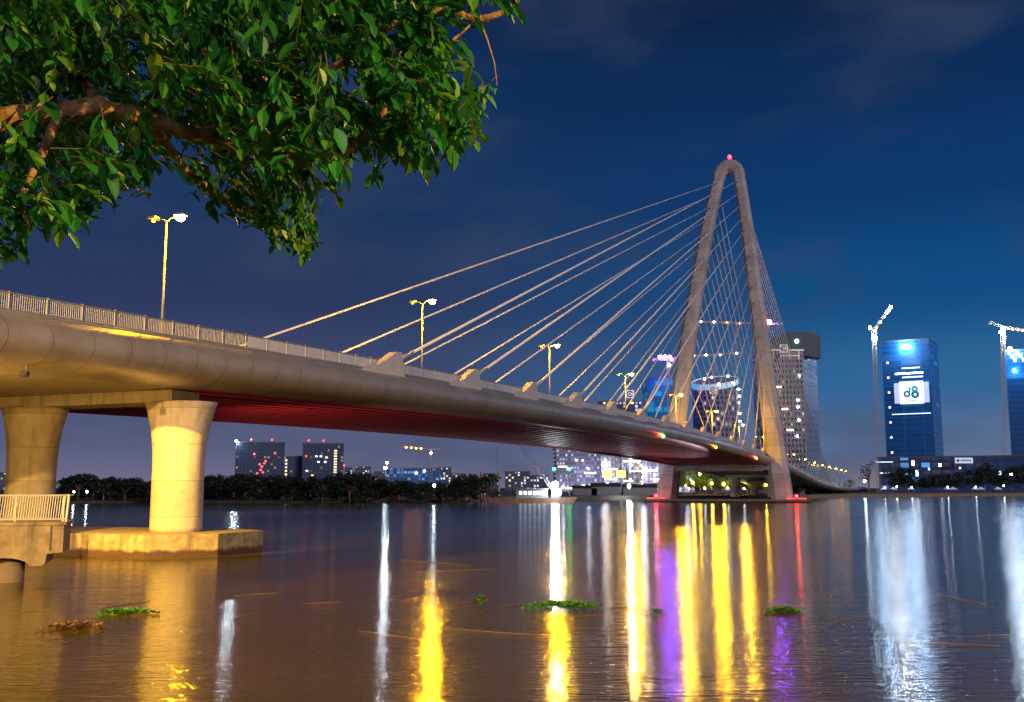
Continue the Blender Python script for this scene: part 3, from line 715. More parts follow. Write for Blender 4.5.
    while cnt < 480:
        px, py = r.uniform(-80,430), r.uniform(-30,176)
        if not inside((px+14,py+12), main) or any((px-h[0][0])**2+(py-h[0][1])**2 < (h[1]*.8)**2 for h in holes): continue
        twig(px, py, r.uniform(9.6,11.5), 10, .17, 1.3); cnt += 1
    for px, py in ((490,86),(497,88),(493,93)): leaves.append((at(px,py,7.2), Vector((r.uniform(-.5,.5),-.3,-.8)).normalized(), .06, .7))
    twigs.build('twigs', mat('twig_bark', (.1,.07,.025), .8), o, fix=False)
    mb = MB(); tone = []
    for p, d, L, tn in leaves:
        up = Vector((r.uniform(-.4,.4), r.uniform(-.6,.2), 1)).normalized(); sd = d.cross(up).normalized(); nm = sd.cross(d)
        w_ = L*.245*r.uniform(.85,1.25); dr = -nm*L*.12; nb = len(mb.v); f = nm*w_*.45
        prof = ((.16,.62,.05),(.42,1,.2),(.72,.72,.5),(.88,.34,.75))
        mb.v += [p, p+d*L+dr]
        for u, wu, du in prof:
            c = p+d*L*u+dr*du; mb.v += [c, c+sd*w_*wu+f*wu, c-sd*w_*wu+f*wu]
        for q in (1,2): mb.face((nb, nb+2, nb+2+q)); mb.face((nb+11, nb+1, nb+11+q))
        for k in range(3):
            for q in (1,2): a_ = nb+2+3*k; mb.face((a_, a_+3, a_+3+q, a_+q))
        tone += [tn]*14
    c = mb.build('crown', leaf_mat(), o, fix=False)
    a = c.data.attributes.new('tone', 'FLOAT', 'POINT'); a.data.foreach_set('value', tone)
fore_tree()

# ------------------------------------------------------------------ trees of the far banks
def far_tree(name, label, cat, grp, seed, hgt, crown, m, low=.38, n=520, leaf=.5):
    r = random.Random(seed); o = thing(name, (0,0,0), label, cat, grp)
    tp = [(0,0,-.3),(r.uniform(-.2,.2),0,hgt*.3),(r.uniform(-.4,.4),0,hgt*.6)]
    mb = MB(); mb.tube(tp, [hgt*.03,hgt*.022,hgt*.012], 7)
    cl = []
    for k in range(9):
        a = r.random()*2*PI; q = r.uniform(.25,1); c = Vector((crown*q*math.cos(a)*.75, crown*q*math.sin(a)*.75, hgt*r.uniform(low,.9)))
        mb.tube([(0,0,hgt*.35), c], [hgt*.012, .03], 5); cl.append((c, crown*r.uniform(.35,.62)))
    mb.build('trunk', bark, o)
    mb = MB(); tone = []
    for i in range(n):
        c, rad = cl[i % len(cl)]
        v = Vector((r.gauss(0,1), r.gauss(0,1), r.gauss(0,1))).normalized()*rad*r.random()**.4; v.z *= .75
        p = c + v; s = leaf*r.uniform(.5,1.2); a = Vector((r.gauss(0,1), r.gauss(0,1), r.gauss(0,1))).normalized(); b = a.orthogonal().normalized()
        q = a.cross(b); mb.quad(p-b*s*.5, p+q*s*.3, p+b*s*.5, p-q*s*.3); t = r.random()*.8; tone += [t]*4
    c = mb.build('crown', m, o, fix=False); at2 = c.data.attributes.new('tone', 'FLOAT', 'POINT'); at2.data.foreach_set('value', tone)
    return o
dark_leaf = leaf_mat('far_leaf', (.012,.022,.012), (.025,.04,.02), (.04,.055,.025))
lit_leaf = leaf_mat('park_leaf', (.05,.13,.01), (.11,.22,.015), (.2,.24,.02))  # leaf colour itself brightened to give the park trees a lamplit look
GL = 'dark tree in the wood along the far left bank'
ps = [far_tree('bank_tree', GL, 'tree', 'dark trees along the far left bank', 50+k, 8, 4.0, dark_leaf, low=.1, n=1100, leaf=.8) for k in range(4)]
for k in range(84):
    px = 66 + 5*k + R.uniform(-4,4); Y = R.uniform(311, 345)
    yt = 481 - 4*math.sin(k*.24) - R.uniform(-3,4) - (3 if 34 < k < 58 else 0)
    p = at(px, 500, Y); hg = max(4.5, at(px, yt, Y).z - .5); loc = (p.x, p.y, .6); rz = R.random()*6.28
    if k < 4: o = ps[k]; o.location = loc; o.rotation_euler = (0,0,rz); o.scale = (1.1,1.1,hg/8)
    else: copy_tree(ps[k % 4], loc, rz, scale=(R.uniform(.9,1.3), R.uniform(.9,1.3), hg/8))
GP = 'lamplit green park tree behind the pylon legs'
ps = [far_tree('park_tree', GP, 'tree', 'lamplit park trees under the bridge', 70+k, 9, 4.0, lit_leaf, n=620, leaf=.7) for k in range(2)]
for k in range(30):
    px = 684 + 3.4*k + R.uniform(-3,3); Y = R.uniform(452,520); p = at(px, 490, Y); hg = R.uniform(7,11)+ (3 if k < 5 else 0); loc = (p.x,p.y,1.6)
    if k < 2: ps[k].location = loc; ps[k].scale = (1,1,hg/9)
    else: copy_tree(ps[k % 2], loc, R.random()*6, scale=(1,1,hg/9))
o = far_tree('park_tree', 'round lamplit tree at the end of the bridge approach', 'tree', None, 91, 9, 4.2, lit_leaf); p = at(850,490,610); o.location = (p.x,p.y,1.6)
GR = 'dark tree standing before the low blue building'
p0 = far_tree('bank_tree', GR, 'tree', 'dark trees along the right bank', 81, 16, 7.5, dark_leaf, low=.22, n=1500, leaf=1.1)
for k, (px, hg) in enumerate(((905,15),(898,13),(918,9),(940,11),(955,12),(972,14),(985,17),(996,14),(1012,15),(1024,16),(1040,16),(930,10))):
    p = at(px, 490, 640); loc = (p.x,p.y,1.6)
    if k == 0: p0.location = loc; p0.scale = (1,1,1.2*hg/16)
    else: copy_tree(p0, loc, R.random()*6, scale=(R.uniform(.85,1.1),1,1.2*hg/16))
o = far_tree('bank_tree', 'sparse open-crowned tree standing alone left of the low blue building', 'tree', None, 95, 21, 7, dark_leaf, n=260, leaf=1.1); p = at(869,490,600); o.location = (p.x,p.y,1.6)

# ------------------------------------------------------------------ town beyond
def bldg(name, px0, px1, ytop, Y, depth, m, label, rot=0.0, z0=1.6, grp=None):
    a, b = at(px0, ytop, Y), at(px1, ytop, Y); c = (a+b)/2; W = (b-a).length; H = c.z - z0
    o = thing(name, (c.x, Y, z0), label, 'building', grp, rot)
    o.rotation_euler.z = rot - math.atan2(c.x, Y); W *= math.cos(math.atan2(c.x, Y))
    M = o.matrix_basis
    mb = MB(); mb.box((-W/2,0,0), (W/2,depth,H), M); mb.build('body', m, o)
    mb = MB(); mb.box((-W/2-.4,-.4,H+.003), (W/2+.4,depth+.4,H+1.0), M); mb.build('parapet', M_PAR, o)
    o['w'] = W; o['h'] = H
    return o, W, H, M
M_PAR = mat('roof_parapet', (.12,.13,.16), .8)
def win(o, M, x, z, w_, h_, m, name='window', y=-.12):
    mb = MB(); mb.box((x-w_/2, y, z-h_/2), (x+w_/2, y+.08, z+h_/2), M); return mb.build(name, m, o)
def dots(o, M, H, lst, m=None, r=.9):
    for x, z in lst:
        mb = MB(); c = M @ Vector((x,-.6,z)); mb.ball(c, r, 8, 5); mb.build('warning_light', m or red_soft, o)

f_apart = facade('apartment_facade', (.05,.085,.16), (.02,.035,.07), 3.0, 3.1, .35, .5, .12, ((.15,.28,.6),(.25,.45,.8),(1,.65,.3)), .45)
f_far = facade('far_facade', (.12,.12,.16), (.05,.06,.09), 3.6, 3.2, .3, .35, .3, ((1,.6,.25),(1,.75,.45),(.6,.75,1)), 1.5)
f_bright = facade('site_facade', (.30,.30,.44), (.17,.17,.3), 2.3, 3.3, .3, .5, .36, ((1,.68,.38),(.8,.8,1),(.65,.75,1)), .9)
f_site = facade('scaffold_facade', (.22,.22,.3), (.1,.1,.17), 1.9, 2.9, .35, .5, .3, ((1,.72,.4),(.75,.8,1),(.6,.7,1)), .9)
f_cold = facade('cold_site_facade', (.06,.15,.32), (.03,.09,.22), 3.5, 3.2, .2, .4, .3, ((.2,.5,1),(.4,.7,1),(.1,.35,.8)), .9)
f_teal = facade('teal_facade', (.02,.2,.32), (.01,.24,.38), 6, 4, .1, .12, .5, ((.01,.22,.42),(.01,.27,.44),(.01,.2,.42)), .75)
f_tall = facade('office_facade', (.36,.34,.4), (.03,.05,.1), 2.3, 3.3, .3, .45, .07, ((.9,.85,.9),(.6,.75,1),(1,.75,.45)), .8)
f_round = facade('round_facade', (.2,.2,.27), (.04,.06,.12), 3.2, 4.0, .25, .4, .12, ((.5,.7,1),(.4,.65,.9),(1,.8,.5)), .8)
f_side = facade('glass_facade', (.25,.32,.48), (.16,.24,.42), 3.0, 4.2, .15, .15, .0, estr=0)
f_blue = facade('netted_facade', (.006,.115,.34), (.005,.085,.27), 14, 4.0, .05, .16, .05, ((.02,.2,.7),(.03,.3,.8),(.05,.3,.6)), .4)
f_podium = facade('podium_facade', (.018,.08,.24), (.014,.06,.19), 7, 5.2, .15, .35, .05, ((.3,.6,1),(.8,.9,1),(.1,.4,.9)), .7)

# left apartment group
o, W, H, M = bldg('apartment_block', 236, 285, 443, 900, 26, f_apart, 'dark apartment block with a cold light on its left roof corner')
dots(o, M, H, [(-8,H+3),(10,H+3),(-5,H-10),(13,H-9)]); dots(o, M, H, [(-21,H+1.5)], white_hot, 1.0)
for dx, dz in ((0,-19),(2,-21),(4,-18),(1,-24),(3,-26),(5,-16),(-2,-27)): win(o, M, dx, H+dz, 1.6, 1.4, red_soft)
o2, W, H2, M2 = bldg('apartment_block', 283, 306, 457, 915, 20, f_apart, 'low dark apartment block between two taller ones')
for k in range(8): win(o2, M2, -W/2+3, H2-3-k*3.2, 1.8, 1.6, win_warm)
o3, W, H3, M3 = bldg('apartment_block', 303, 344, 444, 900, 26, f_apart, 'dark apartment block with one lit strip of stair windows')
dots(o3, M3, H3, [(-13,H3+3),(0,H3+3),(-15,H3-11),(W/2+.5,H3-19)])
for k in range(13): win(o3, M3, W*.30, H3-6-k*2.4, 2.6, 1.3, win_warm)
for x, z in ((-6,-11),(-2,-11),(3,-12),(-4,-16),(2,-16),(-9,-28),(-14,-24)): win(o3, M3, x, H3+z, 2.2, 1.5, win_warm if x % 2 else win_cool)
for k, (a, b, yt, Y, lab) in enumerate(((345,352,468,1500,'slim grey far tower beside the dark apartment blocks'),(355,371,467,1500,'pair-width grey far tower left of the cold-lit site'),(374,388,472,1400,'low far block with faint pink lights left of the cold-lit site'),
    (437,452,468,1300,'far block of warm speckled windows right of the cold-lit site'),(452,470,474,1300,'low far block of speckled windows above the treetops'),(480,500,474,1300,'low far block right of the treetops'),
    (505,530,472,1200,'far block with a warm light behind the barge crane'),(-6,12,473,1300,'far block of cold windows at the left edge'),(12,24,478,1300,'low far block beside the left column'),
    (84,110,480,1400,'low far block seen between the two columns'),(112,146,482,1400,'low far block with a red light between the two columns'),(530,548,476,1200,'low far block left of the lit construction site'))):
    bldg('far_building', a, b, yt, Y, 18, f_far, lab, grp='far town buildings')
# cold lit site
o, W, H, M = bldg('site_building', 386, 441, 469, 1000, 24, f_cold, 'low blue-lit building under construction behind the trees')
dots(o, M, H, [(-W/2+1,H+6)], white_hot, 1.1); dots(o, M, H, [(W*.2,H-2),(W*.05,H-4)], white_mid, 1.0)
# bright site behind the barge
o, W, H, M = bldg('site_building', 556, 604, 449, 800, 30, f_bright, 'tall floodlit concrete frame behind the barge work light', .1)
for x, z, w_ in ((-14,H-14,7),(8,H-19,9),(-6,H-31,12),(14,H-31,8)): win(o, M, x, z, w_, 1.0, warm_strip, 'strip_light')
for x, z in ((-3,H-9),(2,H-9),(-10,H-16)): win(o, M, x, z, 1.8, 1.6, win_warm)
for x, z in ((-14,4),(2,5),(14,4),(6,18)):
    mb = MB(); mb.ball(M @ Vector((x,-7,z)), .4, 8, 5); mb.build('work_lamp', site_lamp, o)  # lamps added in front of the frame to light up its facade
for a, b, yt, Y_, fm, lab, strips in ((601,622,456,700,0,'narrow floodlit frame second from the barge light',((0,-9,8),(-2,-16,6),(2,-22,8))),(620,644,450,720,1,'tallest floodlit frame behind the yellow hoarding',((2,-15,8),(-4,-22,9),(0,-8,12))),
        (642,662,459,700,0,'floodlit frame just left of the pylon pier',((0,-8,7),(3,-14,5))),(660,694,468,690,1,'low floodlit frame seen behind the pylon pier',((-8,-4,6),))):
    o, W, H, M = bldg('site_building', a, b, yt, Y_, 22, (f_bright, f_site)[fm], lab, R.uniform(-.25,.25))
    for x, z, w_ in strips: win(o, M, x, H+z, w_, .9, warm_strip, 'strip_light')
    for k in range(9):
        mb = MB(); mb.ball(M @ Vector((R.uniform(-W/2,W/2), -R.uniform(1,6), R.uniform(2,H*.85))), R.uniform(.25,.42), 8, 5); mb.build('work_lamp', R.choice((site_lamp, site_lamp, site_warm)), o)
    for k in range(5):
        x = -W/2 + W*(k+.5)/5; mb = MB(); mb.box((x-.25,-.5,-.5), (x+.25,-.15,H+R.uniform(.5,3.5)), M); mb.build('column', M_PAR, o)
for k, (px, hg, lab) in enumerate(((585,4,'low dark shed right of the barge crane'),(606,5,'low dark shed below the yellow hoarding'),(640,4.5,'low dark shed left of the pylon pier'))):
    c = at(px,490,420); o = thing('site_shed', (c.x,420,1.6), lab, 'shed'); M = o.matrix_basis; w_ = 5+k
    mb = MB(); mb.box((-w_,0,0), (w_,6,hg*.7), M); mb.build('wall', M_PAR, o)
    mb = MB(); mb.prism([M @ Vector(q) for q in ((-w_-.4,-.4,hg*.7+.003),(w_+.4,-.4,hg*.7+.003),(w_+.4,3,hg),(-w_-.4,3,hg))], M.to_3x3() @ Vector((0,.3,.15))); mb.build('roof', dark_m, o)
o = thing('site_hoarding', at(615,474,678), 'small yellow illuminated hoarding on the construction site', 'sign'); M = o.matrix_basis
for x in (-5.2,4.0):
    mb = MB(); mb.box((x-3,-.1,-2.2), (x+3,.1,2.2), M); mb.build('panel', yellow_glow, o)
mb = MB(); mb.box((-9,.12,-26), (-8.6,.4,2), M); mb.box((8.2,.12,-26), (8.6,.4,2), M); mb.build('post', dark_m, o)
for px, py, lab in ((554,469,'green lamp left of another above the barge'),(569,469,'green lamp on the right of two above the barge')):
    o = thing('signal_lamp', at(px,500,360), lab, 'lamp', 'green lamps above the barge'); p = at(px,py,360); 
    mb = MB(); mb.tube([(p.x,p.y,1.5), (p.x,p.y,p.z)], .12, 6); mb.build('pole', dark_m, o)
    mb = MB(); mb.ball(p, .55, 10, 6); mb.build('lens', green_glow, o)
o = thing('flood_mast', (at(629,490,390).x, 390, 1.6), 'white floodlight mast on the bank right of the barge', 'floodlight'); p = at(629,487,390)
mb = MB(); mb.tube([(p.x,p.y,1.5),(p.x,p.y,p.z)], .15, 6); mb.build('pole', dark_m, o); mb = MB(); mb.ball((p.x,p.y,p.z+.4), .6, 10, 6); mb.build('lens', white_hot, o)

# emblem signs: a square plate with a ring open to the right
plate_m = mat('sign_plate', (.85,.83,.82), .5, emit=(.8,.76,.74), estr=.35); ink = mat('sign_ink', (.06,.06,.08), .6)
def emblem(px, py, Y, size, label):
    c = at(px, py, Y); o = thing('emblem_sign', c, label, 'sign', 'square ring emblem signs')
    mb = MB(); mb.box((c.x-size/2,c.y,c.z-size/2), (c.x+size/2,c.y+.4,c.z+size/2)); mb.build('plate', plate_m, o)
    mb = MB(); U, V = Vector((1,0,0)), Vector((0,0,1)); q = c - Vector((0,.05,0))
    mb.disc(q, U, V, size*.25, size*.4, 24, .45, 2*PI-.45); mb.build('emblem', ink, o); mb = MB(); mb.disc(q, U, V, 0, size*.12, 16); mb.build('emblem', ink, o)

# teal glass building and violet lit crane head
bldg('teal_building', 646, 684, 378, 760, 30, f_teal, 'teal lit glass building left of the far pylon leg', .12)
bldg('grey_building', 598, 641, 402, 900, 30, f_far, 'faint grey building behind the deck left of the teal one')
emblem(630, 394, 740, 6, 'square ring sign on the slender street lamp side, left of the teal building')
# round topped building with cyan crown
def round_building():
    c = at(720, 400, 740); a = at(697, 400, 740); r0 = c.x - a.x; zt = at(720,372,740).z
    o = thing('round_building', (c.x, 740+r0, 1.6), 'round-topped office tower with a cyan lit crown between the pylon legs', 'building'); cy = 740+r0
    n = 28; mb = MB()
    hs = [(zt - 5 + 5*math.cos(2*PI*k/n - PI*.35)) for k in range(n)]
    for k in range(n):
        k2 = (k+1) % n; a0, a1 = 2*PI*k/n, 2*PI*k2/n
        p, q = Vector((c.x+r0*math.cos(a0), cy+r0*math.sin(a0), 1.6)), Vector((c.x+r0*math.cos(a1), cy+r0*math.sin(a1), 1.6))
        u0 = r0*2*PI*k/n; u1 = r0*2*PI*(k+1)/n
        mb.quad(p, q, (q.x,q.y,hs[k2]), (p.x,p.y,hs[k]), [(u0,0),(u1,0),(u1,hs[k2]),(u0,hs[k])])
    mb.face([len(mb.v)-4*n+4*k+3 for k in range(n)]); mb.build('body', f_round, o, fix=True)
    mb = MB(); ri = r0*1.03
    for z0, z1 in ((-3.5,.8),):
        mb.loft([[(c.x+ri*math.cos(2*PI*k/n), cy+ri*math.sin(2*PI*k/n), hs[k]+z) for k in range(n)] for z in (z0, z1)], smooth=False)
    mb.build('crown', cyan_glow, o)
    for ang, z in ((-1.2,1),(-.9,-4),(-.4,-8),(-.35,-13),(-.3,-18),(-1.9,0),(-2.2,-1),(-1.6,-5),(-.3,-26),(-.3,-32)):
        mb = MB(); mb.ball((c.x+ri*1.02*math.cos(ang), cy+ri*1.02*math.sin(ang), zt-4+z), .9, 8, 5); mb.build('work_lamp', white_mid, o)
round_building()
emblem(713, 390, 725, 5.4, 'square ring sign on the round tower between the pylon legs')

# tall tower behind the back stays
def tall_tower():
    Y = 620; o = thing('office_tower', (at(790,480,Y).x, Y, 1.6), 'tall office tower with a dark hipped crown behind the back stays', 'building')
    P = lambda px, py, dy=0: Vector((at(px,py,Y).x, Y+dy, at(px,py,Y).z))
    zc = P(790,350).z; zt = P(790,331).z
    a, b, c = P(766,480).x, P(808,480).x, P(819,480)
    m1 = MB(); m1.box((a,Y,1.6), (b,Y+24,zc)); m1.build('body', f_tall, o)
    m2 = MB(); q = [Vector((b+.02,Y,1.6)), Vector((c.x+2.2,Y+26,1.6))]
    q[1] = Vector((at(821.5,480,Y+26).x, Y+26, 1.6))
    m2.quad(q[0], q[1], (q[1].x,q[1].y,zc-2), (q[0].x,q[0].y,zc-2), [(0,0),(26,0),(26,zc),(0,zc)]); m2.build('side_wall', f_side, o)
    crown = mat('dark_crown', (.02,.05,.07), .35, noise=(.012,.03,.045), nscale=.3)
    x0, x1 = P(783,340).x, P(819.5,340).x; m3 = MB()
    out = [(a+2,zc+.1),(x1+1,zc+.1-5),(x1+1,zc+9),(P(811,330).x,zt),(P(788,332).x,zt-.6),(a+10,zc+9)]
    m3.prism([(x,Y+1.2,z) for x, z in out], (0,9,0)); m3.build('crown', crown, o)
    m4 = MB(); m4.box((a-.4,Y-.5,zc-.6), (b+.6,Y-.1,zc+.5)); 
    for x in (a+7, a+17, b-3): m4.box((x,Y-.45,zc-6), (x+.6,Y-.1,zc-.6))
    m4.box((b-14,Y-.45,zc-4), (b-2,Y-.1,zc-3.2)); m4.build('crown_frame', mat('pale_frame', (.8,.72,.68), .5, emit=(1,.8,.65), estr=.25), o)
    p = P(797,341); mb = MB(); mb.ball((p.x,Y+.4,p.z), 1.3, 10, 6); mb.build('floodlight', glow('crown_floodlight', (.5,1,.95), 9), o)
    for px, py in ((799,376),(798,400),(798,407),(799,420),(797,436)): 
        p = P(px,py); mb = MB(); mb.ball((p.x,Y-.3,p.z), .7, 8, 5); mb.build('work_lamp', white_mid, o)
    for px, py in ((778,387),(785,409),(790,430)):
        p = P(px,py); mb = MB(); mb.box((p.x-2,Y-.3,p.z-.5), (p.x+2,Y-.1,p.z+.5)); mb.build('strip_light', warm_strip, o)
tall_tower()
emblem(784, 348.5, 612, 5.0, 'square ring sign on the roof edge of the tall office tower')

# blue netted tower with the lit logo panel
o, W, H, M = bldg('netted_tower', 880, 929, 341, 760, 34, f_blue, 'blue netted tower under construction with a big lit logo panel', -.2)
for k in range(10): win(o, M, -W/2+4.2, H-16-k*11.5, 1.6, 1.6, win_warm)
for z, x0, x1 in ((-21,-3,10),(-25,-8,12),(-28,-3,12)): win(o, M, (x0+x1)/2, H+z, x1-x0, 1.0, white_mid if z == -25 else win_cool, 'strip_light')
win(o, M, 2, H-56, W*.8, .6, win_cool, 'strip_light'); win(o, M, 12, H-96, 8, .8, win_cool, 'strip_light')
for x in (-1.2,2.6):
    mb = MB(); mb.ball(M @ Vector((x,-2.2,H-4.5)), 1.5, 10, 6); mb.build('floodlight', blue_hot, o)
lg = thing('logo_panel', M @ Vector((3.5,-2.2,H-40)), 'white lit panel with teal rounded emblem hung on the blue netted tower', 'sign', None, o.rotation_euler.z); ML = lg.matrix_basis
mb = MB(); mb.box((-8.6,0,-8.6), (8.6,.4,8.6), ML); mb.build('panel', glow('lit_panel', (.95,1,1), 1.0), lg)
for sx in (-1,1):
    mb = MB(); mb.box((sx*10.6-1.9,.1,-8), (sx*10.6+1.9,.5,7.6), ML); mb.build('side_wing', glow('lit_wing', (.35,.5,.95), .6), lg)
tl_m = mat('teal_ink', (.004,.1,.12), .6, emit=(.01,.34,.4), estr=.8); bl_m = mat('blue_ink', (.003,.03,.1), .6, emit=(.02,.14,.4), estr=.8)
U, V = ML.to_3x3() @ Vector((1,0,0)), Vector((0,0,1)); C_ = lambda x, z, y=-.06: ML @ Vector((x,y,z))
mb = MB(); mb.disc(C_(-3.3,-1.0), U, V, 1.1, 2.6, 24); mb.build('emblem', bl_m, lg); mb = MB(); mb.disc(C_(2.6,-1.6), U, V, 1.0, 3.0, 24); mb.build('emblem', bl_m, lg)
mb = MB(); mb.disc(C_(2.4,2.6,-.1), U, V, .8, 2.4, 24); mb.build('emblem', tl_m, lg); mb = MB(); mb.quad(C_(-1.9,.6,-.1), C_(-.5,.6,-.1), C_(-.5,4.4,-.1), C_(-2.1,3.4,-.1)); mb.build('emblem', tl_m, lg)
mb = MB()
for k in range(7): mb.quad(C_(-2+k*1.0,-6.6), C_(-1.4+k*1.0,-6.6), C_(-1.4+k*1.0,-5.7), C_(-2+k*1.0,-5.7))
mb.build('lettering', bl_m, lg)
# low podium along the right bank
o, W, H, M = bldg('podium_building', 874, 1075, 457, 700, 40, f_podium, 'long low dark blue building behind the right bank trees')
for px, py, w_, h_, m in ((913,463,1.4,3.2,white_mid),(917,473,1.4,4,white_mid),(929,469,1.2,1.8,win_cool),(940,465,1.4,2,white_mid),(885,473,7,.9,win_cool),(908,474,5,.8,win_cool),(960,468,1.2,1.4,win_cool),(1000,473,1.5,2.4,white_mid),(1011,474,1.7,2.2,white_mid),(884,462,12,.6,win_cool)):
    cx, cy = o.location.x, o.location.y; al = math.atan2(at(px,py,700).x, 700) - math.atan2(cx, cy); r0 = math.hypot(cx, cy)
    win(o, M, r0*math.tan(al), (at(px,py,r0*math.cos(math.atan2(cx,cy)+al)/math.cos(al)).z-1.6), w_, h_, m)
sg = thing('roof_sign', at(964,460.5,698), 'pale lettered board on the front of the low blue building', 'sign'); c = sg.location
mb = MB(); mb.box((c.x-6.2,c.y,c.z-1.9), (c.x+6.2,c.y+.3,c.z+1.9)); mb.build('board', glow('pale_board', (.5,.7,.95), .55), sg)
mb = MB(); mb.disc((c.x-4.2,c.y-.05,c.z), Vector((1,0,0)), Vector((0,0,1)), 0, 1.0, 16)
for k in range(7): mb.box((c.x-2.4+k*1.1,c.y-.06,c.z-.6), (c.x-1.7+k*1.1,c.y-.02,c.z+.6+.2*(k % 2)))
mb.build('lettering', ink, sg)
o, W, H, M = bldg('netted_tower', 1004, 1050, 350, 740, 34, f_blue, 'blue netted tower under construction cut by the right edge', -.1)
for k in range(6): win(o, M, -W/2+3+k*1.9, H-1-(k % 3)*3, 1.6, 2.2, white_mid)
for x, z, r_ in ((-W/2+4,H+1.5,1.4),(-W/2+8,H-3,.9),(-W/2+6,H-15,.8)):
    mb = MB(); mb.ball(M @ Vector((x,-2,z)), r_, 10, 6); mb.build('floodlight', blue_hot, o)

# ------------------------------------------------------------------ tower cranes
crane_m = mat('crane_steel', (.5,.32,.2), .6); jib_m = mat('crane_jib_steel', (.55,.45,.3), .6)
def lattice(mb, a, b, w_, seg, th=.18):
    a, b = Vector(a), Vector(b); d = (b-a).normalized(); up = Vector((0,0,1)) if abs(d.z) < .9 else Vector((0,1,0)); x = d.cross(up).normalized(); y = x.cross(d)
    cs = [x*sx*w_/2 + y*sy*w_/2 for sx, sy in ((-1,-1),(1,-1),(1,1),(-1,1))]
    for c in cs: mb.beam(a+c, b+c, th)
    n = max(2, int((b-a).length/seg))
    for k in range(n):
        p, q = a.lerp(b, k/n), a.lerp(b, (k+1)/n)
        for i in range(4):
            c0, c1 = cs[i], cs[(i+1) % 4]; mb.beam(p+(c0 if k % 2 else c1), q+(c1 if k % 2 else c0), th*.6)
def crane(label, base, top, tip, tail, lights, w_=1.9, floods=()):
    o = thing('tower_crane', base, label, 'crane', 'tower cranes')
    mb = MB(); lattice(mb, base, top, w_, 2.4); mb.build('mast', crane_m, o)
    mb = MB(); lattice(mb, top, tip, w_*.6, 2.4); mb.build('jib', jib_m, o)
    mb = MB(); lattice(mb, top, tail, w_*.6, 2.4); tl = Vector(tail); mb.box((tl.x-1,tl.y-.8,tl.z-1.6), (tl.x+1,tl.y+.8,tl.z)); mb.build('counter_jib', jib_m, o)
    t = Vector(top); mb = MB(); mb.box((t.x-1.1,t.y-2.2,t.z-2.0), (t.x+1.1,t.y-.7,t.z+.4)); mb.build('cab', mat('crane_cab', (.6,.6,.6), .5), o)
    for f, r_, m in lights:
        mb = MB(); mb.ball(Vector(top).lerp(Vector(tip), f) - Vector((0,.8,.6)), r_, 8, 5); mb.build('work_lamp', m, o)
    for p, r_, m in floods:
        mb = MB(); mb.ball(p, r_, 10, 6); mb.build('floodlight', m, o)
def V_(px, py, Y, z=None):
    p = at(px, py, Y)
    return p if z is None else Vector((p.x, p.y, z))
Y = 720
crane('luffing crane with white lamps up its raised boom, left of the blue tower', V_(878.5,490,Y,1.6), V_(874,330,Y), V_(891,306,Y), V_(869.5,328,Y),
      [(.12,.8,amber_glow),(.35,.8,white_mid),(.58,.7,white_mid),(.8,1.1,white_hot),(.97,1.1,white_hot)], 2.4, [(V_(874.5,338,Y-3), 1.9, blue_hot), (V_(870,327,Y-2), .9, white_mid)])
Y = 716
crane('crane with a long lit jib running off the right edge', V_(1004,490,Y,1.6), V_(1003,327,Y), V_(1075,338,Y), V_(990,322,Y),
      [(.06,.7,amber_glow),(.12,.7,white_mid),(.2,.7,amber_glow),(.26,.7,white_mid)], 2.2, [(V_(1001,332,Y-3), 1.2, blue_hot), (V_(1004,336,Y-3), 1.0, white_hot)])
Y = 780
crane('crane with a level jib lit by white lamps above the round tower', V_(716,480,Y,1.6), V_(714,355,Y), V_(744,352,Y), V_(691,356,Y),
      [(.2,.7,white_mid),(.75,.8,white_mid)], 1.6, [(V_(694,355.5,Y-2),.7,white_mid),(V_(706,355,Y-2),.8,white_mid)])
Y = 900
crane('high level crane jib passing behind the pylon with a violet lamp', V_(736,480,Y,1.6), V_(736,323,Y), V_(782,324,Y), V_(686,321,Y),
      [(.08,.7,amber_glow)], 1.8, [(V_(769,322,Y-2),2.4,purple_jib),(V_(701,321.5,Y-2),.9,white_mid),(V_(714,322,Y-2),.9,white_mid),(V_(727,322.5,Y-2),.8,amber_glow)])
Y = 735
crane('crane with a violet-white lit head above the teal building', V_(669,480,Y,1.6), V_(668,360,Y), V_(680,357,Y), V_(653,359,Y),
      [(.3,.9,purple_hot)], 1.6, [(V_(660,357,Y-2),1.5,purple_hot),(V_(665,357,Y-2),1.5,purple_hot),(V_(670,357,Y-2),1.3,purple_hot),(V_(669,365,Y-2),1.3,white_mid)])
Y = 980
crane('small far crane with a yellow lit jib behind the left bank trees', V_(431.5,480,Y,1.6), V_(431,449,Y), V_(398,446,Y), V_(440,449,Y),
      [(.3,.8,amber_glow),(.45,.8,amber_glow),(.6,.8,amber_glow),(.75,.8,amber_glow)], 1.6, [(V_(431,453,Y-2),1.1,white_mid)])

